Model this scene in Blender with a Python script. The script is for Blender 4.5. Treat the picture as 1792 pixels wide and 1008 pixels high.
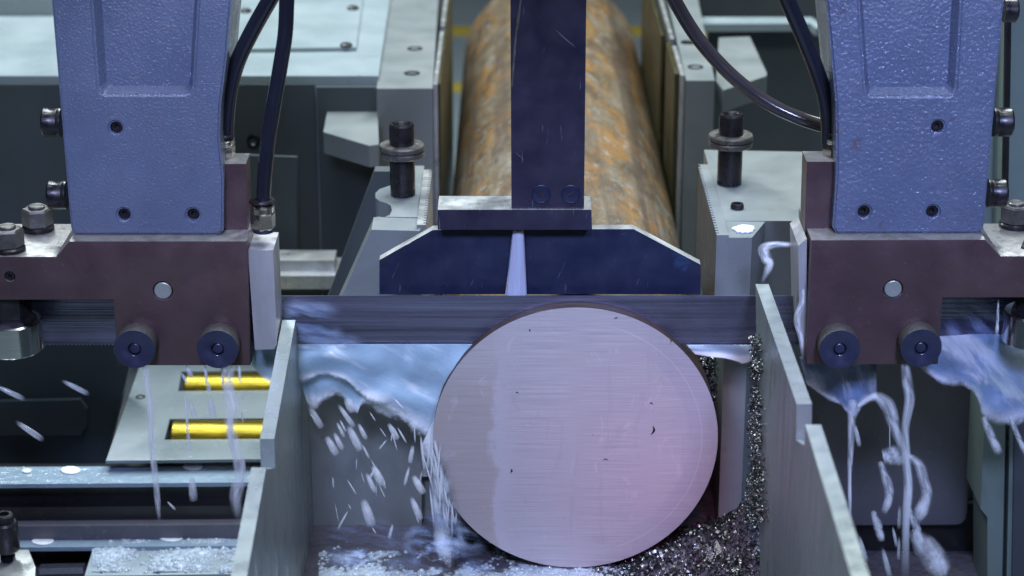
import bpy, bmesh, math, random
from mathutils import Vector, Matrix, noise
random.seed(7)
R = math.radians
scene = bpy.context.scene
for o in list(bpy.data.objects): bpy.data.objects.remove(o)
COL = scene.collection

# ------------------------------------------------------------------ camera
F = 3800.0                       # focal length in pixels of the 1792 wide photograph
PITCH = R(20.5)
CP, SP = math.cos(PITCH), math.sin(PITCH)
CAM = Vector((-0.0667, -2.0856, 0.9466))
cd = bpy.data.cameras.new('camera'); cam = bpy.data.objects.new('camera', cd); COL.objects.link(cam)
cam.location = CAM; cam.rotation_euler = (R(90) - PITCH, 0, 0)
cd.sensor_width = 36; cd.lens = F / 1792 * 36; cd.clip_start = .05; cd.clip_end = 60
cd.dof.use_dof = True; cd.dof.focus_distance = 2.24; cd.dof.aperture_fstop = 5.2
scene.camera = cam

# ------------------------------------------------------------------ world, lamps, exposure
w = bpy.data.worlds.new('World'); scene.world = w; w.use_nodes = True
bg = w.node_tree.nodes['Background']; bg.inputs[0].default_value = (.50, .60, .74, 1); bg.inputs[1].default_value = .035
scene.view_settings.view_transform = 'Standard'; scene.view_settings.look = 'None'
scene.view_settings.exposure = .15; scene.view_settings.gamma = 1

def area(name, loc, target, sx, sy, energy, col):
    l = bpy.data.lights.new(name, 'AREA'); l.shape = 'RECTANGLE'; l.size = sx; l.size_y = sy; l.energy = energy; l.color = col
    o = bpy.data.objects.new(name, l); COL.objects.link(o); o.location = loc
    o.rotation_euler = (Vector(target) - Vector(loc)).to_track_quat('-Z', 'Y').to_euler(); return o
def spot(name, loc, target, energy, col, size, blend=1, rad=.1):
    l = bpy.data.lights.new(name, 'SPOT'); l.energy = energy; l.color = col; l.spot_size = R(size); l.spot_blend = blend; l.shadow_soft_size = rad
    o = bpy.data.objects.new(name, l); COL.objects.link(o); o.location = loc
    o.rotation_euler = (Vector(target) - Vector(loc)).to_track_quat('-Z', 'Y').to_euler(); return o
area('ceiling_lamp', (-.9, 1.5, 2.4), (-.5, .7, 0), .35, 2.4, 84, (.88, .98, 1))
area('ceiling_lamp', (.75, 1.3, 2.4), (.45, .6, 0), .35, 2.4, 78, (.88, .98, 1))
area('ceiling_lamp', (-.1, -.2, 2.5), (0, .1, 0), 1.6, .3, 32, (.92, 1, 1))
spot('machine_lamp', (-.36, -.92, .90), (-.34, 0, .12), 56, (.52, .60, .98), 58)
spot('machine_lamp', (.34, -.92, .90), (.34, 0, .12), 64, (.46, .55, .98), 58)
spot('machine_lamp', (.03, -1.5, .95), (.09, 0, -.045), 62, (1, .26, .50), 9.5)
spot('machine_lamp', (-.05, -1.4, 1.25), (-.02, 0, .05), 40, (.80, .82, 1), 24)

# ------------------------------------------------------------------ pixel rays -> points on real planes
def ray(px, py):
    a = (px - 896) / F; t = (504 - py) / F
    return Vector((a, CP + t * SP, -SP + t * CP))
def P(px, py, Y): d = ray(px, py); return CAM + d * ((Y - CAM.y) / d.y)
def PX(px, py, X): d = ray(px, py); return CAM + d * ((X - CAM.x) / d.x)
def PZ(px, py, Z): d = ray(px, py); return CAM + d * ((Z - CAM.z) / d.z)

# ------------------------------------------------------------------ materials
def mat(name, base, rough=.5, metal=0, var=.15, vscale=30, stretch=(1, 1, 1), bump=0, bscale=200, fine=0, fscale=900,
        spec=.5, coat=0, rvar=.15, dirt=None, dirt_amt=0, dirt_scale=14, aniso=0, speck=None, speck_amt=.0, speck_scale=120, scratch=None):
    m = bpy.data.materials.new(name); m.use_nodes = True; nt = m.node_tree; N = nt.nodes; L = nt.links
    b = N['Principled BSDF']; b.inputs['Metallic'].default_value = metal
    b.inputs['Specular IOR Level'].default_value = spec; b.inputs['Coat Weight'].default_value = coat
    if aniso: b.inputs['Anisotropic'].default_value = aniso
    tc = N.new('ShaderNodeTexCoord'); mp = N.new('ShaderNodeMapping'); mp.inputs['Scale'].default_value = stretch
    L.new(tc.outputs['Object'], mp.inputs['Vector'])
    n1 = N.new('ShaderNodeTexNoise'); n1.inputs['Scale'].default_value = vscale; n1.inputs['Detail'].default_value = 8; n1.inputs['Roughness'].default_value = .65
    L.new(mp.outputs[0], n1.inputs['Vector'])
    cr = N.new('ShaderNodeValToRGB')
    cr.color_ramp.elements[0].position = .3; cr.color_ramp.elements[1].position = .7
    lo = [max(0, c * (1 - var)) for c in base]; hi = [c * (1 + var) for c in base]
    cr.color_ramp.elements[0].color = (*lo, 1); cr.color_ramp.elements[1].color = (*hi, 1)
    L.new(n1.outputs['Fac'], cr.inputs['Fac']); colout = cr.outputs['Color']
    def layer(colr, amt, scale, lo_, hi_, out):
        n = N.new('ShaderNodeTexNoise'); n.inputs['Scale'].default_value = scale; n.inputs['Detail'].default_value = 10; n.inputs['Roughness'].default_value = .7
        L.new(tc.outputs['Object'], n.inputs['Vector'])
        mr = N.new('ShaderNodeMapRange'); mr.inputs['From Min'].default_value = lo_; mr.inputs['From Max'].default_value = hi_; mr.inputs['To Max'].default_value = amt
        L.new(n.outputs['Fac'], mr.inputs['Value'])
        mx = N.new('ShaderNodeMix'); mx.data_type = 'RGBA'; L.new(mr.outputs[0], mx.inputs[0]); L.new(out, mx.inputs[6]); mx.inputs[7].default_value = (*colr, 1)
        return mx.outputs[2]
    if dirt: colout = layer(dirt, dirt_amt, dirt_scale, .5, .72, colout)
    if speck: colout = layer(speck, speck_amt, speck_scale, .6, .68, colout)
    if scratch:
        for ang, sc_, thr in ((.3, 260, .735), (1.2, 340, .745), (2.4, 300, .74), (1.57, 420, .72)):
            mq = N.new('ShaderNodeMapping'); mq.inputs['Rotation'].default_value = (0, ang, 0); m3 = N.new('ShaderNodeMapping'); m3.inputs['Scale'].default_value = (.06, 1, 1)
            L.new(tc.outputs['Object'], mq.inputs[0]); L.new(mq.outputs[0], m3.inputs[0])
            n = N.new('ShaderNodeTexNoise'); n.inputs['Scale'].default_value = sc_; n.inputs['Detail'].default_value = 2; L.new(m3.outputs[0], n.inputs[0])
            q = N.new('ShaderNodeMapRange'); q.inputs[1].default_value = thr; q.inputs[2].default_value = thr + .06; q.inputs[4].default_value = .7; L.new(n.outputs['Fac'], q.inputs[0])
            mx = N.new('ShaderNodeMix'); mx.data_type = 'RGBA'; L.new(q.outputs[0], mx.inputs[0]); L.new(colout, mx.inputs[6]); mx.inputs[7].default_value = (*scratch, 1); colout = mx.outputs[2]
    L.new(colout, b.inputs['Base Color'])
    mr = N.new('ShaderNodeMapRange'); mr.inputs['From Min'].default_value = .3; mr.inputs['From Max'].default_value = .7
    mr.inputs['To Min'].default_value = max(.03, rough - rvar); mr.inputs['To Max'].default_value = min(1, rough + rvar)
    n3 = N.new('ShaderNodeTexNoise'); n3.inputs['Scale'].default_value = vscale * 1.7; n3.inputs['Detail'].default_value = 6
    L.new(mp.outputs[0], n3.inputs['Vector']); L.new(n3.outputs['Fac'], mr.inputs['Value']); L.new(mr.outputs[0], b.inputs['Roughness'])
    prev = None
    for s, sc in ((bump, bscale), (fine, fscale)):
        if s:
            n = N.new('ShaderNodeTexNoise'); n.inputs['Scale'].default_value = sc; n.inputs['Detail'].default_value = 4
            L.new(mp.outputs[0] if stretch != (1, 1, 1) else tc.outputs['Object'], n.inputs['Vector'])
            bp = N.new('ShaderNodeBump'); bp.inputs['Strength'].default_value = s; bp.inputs['Distance'].default_value = .6 / sc
            L.new(n.outputs['Fac'], bp.inputs['Height'])
            if prev: L.new(prev, bp.inputs['Normal'])
            prev = bp.outputs[0]
    if prev: L.new(prev, b.inputs['Normal'])
    return m

M = {}
M['arm'] = mat('cast_paint', (.100, .124, .200), .26, var=.16, vscale=9, bump=.7, bscale=420, fine=.4, fscale=1300, spec=.6, dirt=(.15, .13, .17), dirt_amt=.25, speck=(.1, .06, .05), speck_amt=.4, speck_scale=60)
M['arm_rough'] = mat('cast_paint_rough', (.098, .122, .202), .20, var=.16, vscale=9, bump=.8, bscale=290, fine=.4, fscale=900, spec=.6, dirt=(.16, .14, .18), dirt_amt=.25, speck=(.1, .05, .04), speck_amt=.5, speck_scale=50)
M['paint'] = mat('machine_paint', (.150, .170, .178), .45, var=.09, vscale=10, bump=.12, bscale=300, dirt=(.16, .16, .15), dirt_amt=.35, dirt_scale=9, speck=(.08, .08, .08), speck_amt=.4, speck_scale=90)
M['paint_dark'] = mat('dark_machine_paint', (.045, .058, .066), .5, var=.12, vscale=8, bump=.1, bscale=300, dirt=(.06, .06, .06), dirt_amt=.5, dirt_scale=6)
M['panel'] = mat('base_panel_paint', (.095, .093, .115), .4, var=.1, vscale=9, bump=.12, bscale=260, dirt=(.05, .045, .05), dirt_amt=.5, dirt_scale=7, speck=(.4, .42, .45), speck_amt=.3, speck_scale=160)
M['oxide'] = mat('black_oxide_brown', (.085, .052, .060), .36, metal=.35, var=.16, vscale=16, bump=.10, bscale=900, fine=.15, fscale=1800, dirt=(.12, .075, .06), dirt_amt=.4, dirt_scale=10, speck=(.3, .28, .27), speck_amt=.25, speck_scale=220)
M['blued'] = mat('blued_steel', (.010, .015, .048), .46, metal=.25, var=.25, vscale=22, bump=.08, bscale=500, fine=.12, fscale=1500, dirt=(.01, .01, .02), dirt_amt=.5, dirt_scale=12, speck=(.02, .06, .16), speck_amt=.7, speck_scale=22, scratch=(.22, .24, .30))
M['post'] = mat('post_steel', (.022, .020, .045), .42, metal=.3, var=.2, vscale=18, bump=.08, bscale=500, dirt=(.012, .012, .022), dirt_amt=.5, dirt_scale=12, scratch=(.20, .20, .26))
M['black'] = mat('black_bolt', (.022, .021, .026), .33, metal=.5, var=.3, vscale=60, bump=.1, bscale=700, dirt=(.06, .05, .05), dirt_amt=.4)
M['knob'] = mat('knob_steel', (.035, .04, .085), .36, metal=.4, var=.2, vscale=60, bump=.08, bscale=900)
M['knurl'] = mat('knurled_steel', (.17, .165, .16), .38, metal=.7, var=.4, vscale=500, bump=.8, bscale=900)
M['steel'] = mat('polished_steel', (.62, .63, .66), .18, metal=1, var=.08, vscale=40, stretch=(.4, .4, 14), rvar=.08)
M['machined'] = mat('machined_steel', (.50, .52, .53), .38, metal=.75, var=.14, vscale=26, bump=.1, bscale=300, dirt=(.14, .13, .11), dirt_amt=.55, dirt_scale=22, speck=(.06, .05, .05), speck_amt=.6, speck_scale=150)
M['alu'] = mat('aluminium_block', (.40, .40, .43), .42, metal=.45, var=.08, vscale=16, stretch=(3, 3, .6), bump=.08, bscale=300, dirt=(.25, .25, .3), dirt_amt=.4, dirt_scale=15)
M['nickel'] = mat('nickel_fitting', (.62, .56, .50), .22, metal=1, var=.1, vscale=60)
M['hose'] = mat('hose_rubber', (.012, .013, .022), .16, var=.2, vscale=30, spec=.6, rvar=.05)
M['hose_brown'] = mat('hose_translucent', (.035, .030, .034), .14, var=.3, vscale=18, spec=.7, rvar=.05)
M['brass'] = mat('brass_roller', (.19, .145, .008), .30, metal=.8, var=.45, vscale=18, stretch=(1, 8, 8), rvar=.1, dirt=(.07, .055, .01), dirt_amt=.8, dirt_scale=18)
M['bronze'] = mat('bronze_plate', (.060, .053, .022), .45, metal=.5, var=.25, vscale=14, dirt=(.05, .045, .03), dirt_amt=.7, dirt_scale=12, speck=(.35, .35, .22), speck_amt=.4, speck_scale=45)
M['guard'] = mat('guard_plate', (.18, .215, .215), .38, metal=.25, var=.08, vscale=9, stretch=(1, 3, .7), bump=.06, bscale=500, speck=(.8, .85, .85), speck_amt=.25, speck_scale=140, dirt=(.24, .28, .29), dirt_amt=.5, dirt_scale=6)
M['bed'] = mat('bed_paint_light', (.235, .288, .315), .33, var=.07, vscale=6, bump=.1, bscale=220, dirt=(.30, .33, .34), dirt_amt=.4, dirt_scale=5)
M['floor'] = mat('floor_paint', (.34, .41, .46), .5, var=.06, vscale=3)
M['yellow'] = mat('yellow_line_paint', (.75, .55, .03), .5, var=.08, vscale=10)
M['backwall'] = mat('back_wall', (.05, .06, .075), .7, var=.2, vscale=2)
M['column'] = mat('column_paint', (.15, .20, .19), .42, var=.07, vscale=8, bump=.08, bscale=260, dirt=(.12, .16, .16), dirt_amt=.3)
M['chip'] = mat('steel_chip', (.16, .172, .175), .32, metal=.95, var=.4, vscale=120)
M['wet_bed'] = mat('wet_bed_paint', (.20, .27, .34), .12, var=.12, vscale=8, bump=.35, bscale=90, fine=.2, fscale=300, rvar=.08, dirt=(.13, .16, .18), dirt_amt=.4, dirt_scale=6)
M['void'] = mat('black_void', (.012, .012, .014), .35, var=.3, vscale=10)
M['bed_plate'] = mat('bed_plate_paint', (.155, .19, .215), .36, var=.1, vscale=7, bump=.1, bscale=260, dirt=(.09, .105, .115), dirt_amt=.5, dirt_scale=6, speck=(.4, .43, .45), speck_amt=.4, speck_scale=130)
M['cover'] = mat('cover_paint', (.030, .044, .062), .5, var=.15, vscale=8, bump=.1, bscale=300, dirt=(.02, .026, .034), dirt_amt=.5, dirt_scale=6)
M['lit_edge'] = mat('lit_edge', (.27, .31, .31), .34, metal=.3, var=.06, vscale=30, bump=.1, bscale=300)  # guard plate top edges: light from above put into a paler colour
M['worn_lit'] = mat('worn_lit_steel', (.21, .205, .20), .42, metal=.4, var=.3, vscale=60, bump=.25, bscale=500, dirt=(.07, .06, .05), dirt_amt=.6, dirt_scale=50, speck=(.45, .45, .43), speck_amt=.5, speck_scale=260)  # head and riser tops: specks, plus overhead light put into the paler colour
M['dull_steel'] = mat('dull_steel', (.16, .155, .15), .36, metal=.7, var=.25, vscale=60, bump=.1, bscale=500, dirt=(.05, .045, .04), dirt_amt=.5, dirt_scale=40)
M['wet'] = mat('wet_tray', (.07, .066, .085), .14, var=.3, vscale=14, bump=.5, bscale=60, fine=.3, fscale=260, dirt=(.06, .055, .07), dirt_amt=.7, dirt_scale=8)

def liquid(name, base, alo, ahi, scale=30, stretch=(1, 1, 1), rough=.12, lo=.35, hi=.65, bump=.25, edge=0):
    m = mat(name, base, rough, var=.08, vscale=scale, stretch=stretch, bump=bump, bscale=70, rvar=.06, spec=.5)
    nt = m.node_tree; N = nt.nodes; L = nt.links; b = N['Principled BSDF']
    b.inputs['Subsurface Weight'].default_value = .0
    tc = N.new('ShaderNodeTexCoord'); mp = N.new('ShaderNodeMapping'); mp.inputs['Scale'].default_value = stretch; L.new(tc.outputs['Object'], mp.inputs[0])
    n = N.new('ShaderNodeTexNoise'); n.inputs['Scale'].default_value = scale; n.inputs['Detail'].default_value = 9; n.inputs['Distortion'].default_value = .6
    L.new(mp.outputs[0], n.inputs['Vector'])
    mr = N.new('ShaderNodeMapRange'); mr.inputs['From Min'].default_value = lo; mr.inputs['From Max'].default_value = hi
    mr.inputs['To Min'].default_value = alo; mr.inputs['To Max'].default_value = ahi
    L.new(n.outputs['Fac'], mr.inputs['Value']); out = mr.outputs[0]
    if edge:
        lw = N.new('ShaderNodeLayerWeight'); lw.inputs[0].default_value = .5
        m2 = N.new('ShaderNodeMapRange'); m2.interpolation_type = 'SMOOTHSTEP'; m2.inputs[1].default_value = .02; m2.inputs[2].default_value = .80; m2.inputs[3].default_value = 1; m2.inputs[4].default_value = 1 - edge
        L.new(lw.outputs['Facing'], m2.inputs[0]); mu = N.new('ShaderNodeMath'); mu.operation = 'MULTIPLY'; L.new(out, mu.inputs[0]); L.new(m2.outputs[0], mu.inputs[1]); out = mu.outputs[0]
    L.new(out, b.inputs['Alpha'])
    return m
M['coolant'] = liquid('milky_coolant', (.74, .78, .84), .80, 1.0, 60)
M['drop'] = liquid('coolant_drop', (.62, .66, .70), .30, .75, 90, edge=.95)
def drop_mat():
    m = liquid('coolant_drop', (.68, .72, .75), .40, .62, 3, edge=1, bump=0)
    nt = m.node_tree; N = nt.nodes; L = nt.links; b = N['Principled BSDF']; src = b.inputs['Alpha'].links[0].from_socket
    tc = N.new('ShaderNodeTexCoord'); sx = N.new('ShaderNodeSeparateXYZ'); L.new(tc.outputs['Object'], sx.inputs[0])
    ab = N.new('ShaderNodeMath'); ab.operation = 'ABSOLUTE'; L.new(sx.outputs[2], ab.inputs[0])
    mr = N.new('ShaderNodeMapRange'); mr.interpolation_type = 'SMOOTHSTEP'; mr.inputs[1].default_value = .12; mr.inputs[2].default_value = .5; mr.inputs[3].default_value = 1; mr.inputs[4].default_value = 0; L.new(ab.outputs[0], mr.inputs[0])
    mu = N.new('ShaderNodeMath'); mu.operation = 'MULTIPLY'; L.new(src, mu.inputs[0]); L.new(mr.outputs[0], mu.inputs[1]); L.new(mu.outputs[0], b.inputs['Alpha'])
    return m
M['drop'] = drop_mat()
def sheet_mat(name, rot, blue=(.34, .49, .62), white=(.76, .82, .86), amin=.45, amax=.92, ufade=False, scale=45, lip=.72, thr=.53):
    m = bpy.data.materials.new(name); m.use_nodes = True; nt = m.node_tree; N = nt.nodes; L = nt.links; b = N['Principled BSDF']
    tc = N.new('ShaderNodeTexCoord'); sx = N.new('ShaderNodeSeparateXYZ'); L.new(tc.outputs['UV'], sx.inputs[0]); u, v = sx.outputs[0], sx.outputs[1]
    def nz(sc, st, det=6, rg=.6, dist=.2):
        mq = N.new('ShaderNodeMapping'); mq.inputs['Rotation'].default_value = (0, -R(rot), 0); L.new(tc.outputs['Object'], mq.inputs[0])
        m3 = N.new('ShaderNodeMapping'); m3.inputs['Scale'].default_value = st; L.new(mq.outputs[0], m3.inputs[0])
        n = N.new('ShaderNodeTexNoise'); n.inputs['Scale'].default_value = sc; n.inputs['Detail'].default_value = det; n.inputs['Roughness'].default_value = rg; n.inputs['Distortion'].default_value = dist; L.new(m3.outputs[0], n.inputs[0]); return n.outputs['Fac']
    def mrange(x, a, c, t0=0., t1=1.):
        n = N.new('ShaderNodeMapRange'); n.interpolation_type = 'SMOOTHSTEP'
        for k, q in zip((1, 2, 3, 4), (a, c, t0, t1)): n.inputs[k].default_value = q
        L.new(x, n.inputs[0]); return n.outputs[0]
    def mt(op, a, c):
        n = N.new('ShaderNodeMath'); n.operation = op
        for k, q in ((0, a), (1, c)):
            if hasattr(q, 'links'): L.new(q, n.inputs[k])
            else: n.inputs[k].default_value = q
        return n.outputs[0]
    n1 = nz(scale, (.22, 1, 1)); n2 = nz(scale * .35, (.5, 1, 1)); n3 = nz(scale * .8, (.6, 1, .6), 8, .7)
    fr = mt('MAXIMUM', mt('MULTIPLY', mrange(mt('ADD', v, mt('MULTIPLY', mt('SUBTRACT', n3, .5), .4)), lip, lip + .2), .9), mt('MULTIPLY', mrange(n1, thr, thr + .16), .8))
    mx = N.new('ShaderNodeMix'); mx.data_type = 'RGBA'; L.new(fr, mx.inputs[0]); mx.inputs[6].default_value = (*blue, 1); mx.inputs[7].default_value = (*white, 1); L.new(mx.outputs[2], b.inputs['Base Color'])
    al = mt('MAXIMUM', mrange(n2, .35, .65, amin, amax), mt('MULTIPLY', fr, amax))
    al = mt('MULTIPLY', al, mrange(mt('ADD', mt('SUBTRACT', 1., v), mt('MULTIPLY', mt('SUBTRACT', n3, .55), .45)), .0, .13))
    if ufade:
        al = mt('MULTIPLY', al, mt('MULTIPLY', mt('MULTIPLY', mrange(u, 0, .3), mrange(u, .55, 1, 1, 0)), mt('MULTIPLY', mrange(v, 0, .3), mrange(n1, .42, .6))))
    else: al = mt('MULTIPLY', al, mt('MULTIPLY', mrange(u, 0, .04), mrange(u, .96, 1, 1, 0)))
    L.new(al, b.inputs['Alpha']); b.inputs['Roughness'].default_value = .38
    return m
M['splash'] = sheet_mat('coolant_splash', 32)
M['splash_right'] = sheet_mat('coolant_splash_right', 48, (.22, .32, .52), (.70, .72, .82), .40, .92, scale=38, thr=.46)
M['veil'] = sheet_mat('coolant_veil', 70, (.17, .25, .44), (.64, .66, .78), .30, .88, thr=.48)
M['wave'] = sheet_mat('coolant_wave', 8, (.34, .44, .56), (.74, .78, .82), .6, .95, lip=.4)
M['mist'] = sheet_mat('coolant_mist', 12, (.30, .42, .66), (.62, .70, .82), .2, .75, True, thr=.48)
M['mist_right'] = sheet_mat('coolant_mist_right', 50, (.26, .33, .60), (.56, .60, .78), .25, .8, True, thr=.48)
M['run'] = sheet_mat('coolant_run', 62, (.50, .60, .68), (.72, .77, .80), .4, .9, lip=.6)
M['stream'] = liquid('coolant_stream', (.68, .70, .76), .12, .85, 70, (1, 1, .3), edge=1, lo=.34, hi=.6)
M['wisp'] = liquid('coolant_wisp', (.55, .62, .72), .05, .5, 70, (.3, 1, 1), edge=.95)
M['sheet'] = liquid('coolant_sheet', (.46, .60, .74), .28, .95, 26, (1.2, 1, 3.2), lo=.3, hi=.62)
M['film'] = liquid('coolant_film', (.50, .55, .68), .05, .75, 14, (1, 1, .8), lo=.42, hi=.7)
M['foam'] = mat('foam', (.37, .44, .51), .10, var=.15, vscale=40, bump=.5, bscale=160, fine=.25, fscale=500, rvar=.06, dirt=(.22, .26, .32), dirt_amt=.7, dirt_scale=24)
_nt = M['foam'].node_tree; _a = _nt.nodes.new('ShaderNodeAttribute'); _a.attribute_name = 'depth'
_m = _nt.nodes.new('ShaderNodeMapRange'); _m.interpolation_type = 'SMOOTHSTEP'; _m.inputs[1].default_value = .02; _m.inputs[2].default_value = .75; _m.inputs[4].default_value = .97
_nt.links.new(_a.outputs['Fac'], _m.inputs[0]); _nt.links.new(_m.outputs[0], _nt.nodes['Principled BSDF'].inputs['Alpha'])
M['jet'] = liquid('coolant_jet', (.34, .38, .54), .75, 1, 40, (2, 1, .2))
M['bubble'] = liquid('foam_bubble', (.80, .84, .86), .35, .8, 80)

# blade: dark steel drawn out in long streaks along its length
def blade_mat():
    m = mat('blade_steel', (.19, .195, .29), .26, metal=.8, var=.7, vscale=9, stretch=(.12, 1, 9), bump=.06, bscale=40, rvar=.10, dirt=(.05, .04, .05), dirt_amt=.5, dirt_scale=5)
    return m
M['blade'] = blade_mat()

def rust_mat():
    m = bpy.data.materials.new('rusty_bar'); m.use_nodes = True; nt = m.node_tree; N = nt.nodes; L = nt.links; b = N['Principled BSDF']
    tc = N.new('ShaderNodeTexCoord')
    def nz(scale, stretch, rot=(0, 0, 0), det=9, rg=.65, dist=.3):
        mp = N.new('ShaderNodeMapping'); mp.inputs['Scale'].default_value = stretch; mp.inputs['Rotation'].default_value = rot
        L.new(tc.outputs['Object'], mp.inputs[0]); n = N.new('ShaderNodeTexNoise'); n.inputs['Scale'].default_value = scale; n.inputs['Detail'].default_value = det
        n.inputs['Roughness'].default_value = rg; n.inputs['Distortion'].default_value = dist; L.new(mp.outputs[0], n.inputs['Vector']); return n.outputs['Fac']
    def ramp(f, stops):
        r = N.new('ShaderNodeValToRGB'); e = r.color_ramp.elements
        while len(e) < len(stops): e.new(.5)
        for i, (p, c) in enumerate(stops): e[i].position = p; e[i].color = (*c, 1) if len(c) == 3 else c
        L.new(f, r.inputs[0]); return r.outputs[0]
    def mix(f, a, c):
        mx = N.new('ShaderNodeMix'); mx.data_type = 'RGBA'; L.new(f, mx.inputs[0]); L.new(a, mx.inputs[6]); L.new(c, mx.inputs[7]); return mx.outputs[2]
    base = ramp(nz(14, (1.6, .6, 1.6), (0, 0, .5), 12, .75), [(.30, (.035, .021, .010)), (.44, (.085, .054, .024)), (.55, (.135, .105, .066)), (.68, (.19, .175, .15))])
    orange = ramp(nz(60, (1, .6, 1), (0, 0, .6), 12, .8), [(.3, (.125, .055, .007)), (.7, (.30, .145, .024))])
    f1 = ramp(nz(20, (1.2, .6, 1.2), (.2, .1, .7), 14, .78), [(.50, (0, 0, 0)), (.57, (.8, .8, .8))])
    c = mix(f1, base, orange)
    dark = ramp(nz(90, (1, 1, 1)), [(.3, (.03, .02, .013)), (.7, (.075, .05, .035))])
    f2 = ramp(nz(9, (1.5, .7, 1.5), (.5, .3, .9), 14, .8), [(.53, (0, 0, 0)), (.61, (.85, .85, .85))])
    c = mix(f2, c, dark)
    pale = ramp(nz(140, (1, 1, 1)), [(.3, (.20, .20, .20)), (.7, (.30, .30, .30))])
    f3 = ramp(nz(42, (1, .6, 1), (0, 0, .4), 14, .8), [(.55, (0, 0, 0)), (.62, (.75, .75, .75))])
    c = mix(f3, c, pale)
    f4 = ramp(nz(130, (1, 1, 1), (0, 0, 0), 8, .8), [(.58, (0, 0, 0)), (.66, (.6, .6, .6))])
    c = mix(f4, c, dark)
    f5 = ramp(nz(6, (6, .18, 6), (0, 0, .10), 6, .6), [(.47, (0, 0, 0)), (.62, (.72, .72, .72))])
    c = mix(f5, c, dark)
    # oxidised dark scale next to the cut
    sx = N.new('ShaderNodeSeparateXYZ'); L.new(tc.outputs['Object'], sx.inputs[0])
    mr = N.new('ShaderNodeMapRange'); L.new(sx.outputs[1], mr.inputs[0]); mr.inputs[1].default_value = .02; mr.inputs[2].default_value = .10; mr.inputs[3].default_value = .92; mr.inputs[4].default_value = 0
    c = mix(mr.outputs[0], c, ramp(nz(120, (1, 1, 1)), [(.3, (.012, .009, .009)), (.7, (.045, .026, .022))]))
    L.new(c, b.inputs['Base Color']); b.inputs['Roughness'].default_value = .55
    bp = N.new('ShaderNodeBump'); bp.inputs['Strength'].default_value = .35; bp.inputs['Distance'].default_value = .002
    L.new(nz(70, (1, .7, 1)), bp.inputs['Height']); L.new(bp.outputs[0], b.inputs['Normal'])
    return m
M['rust'] = rust_mat()

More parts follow.
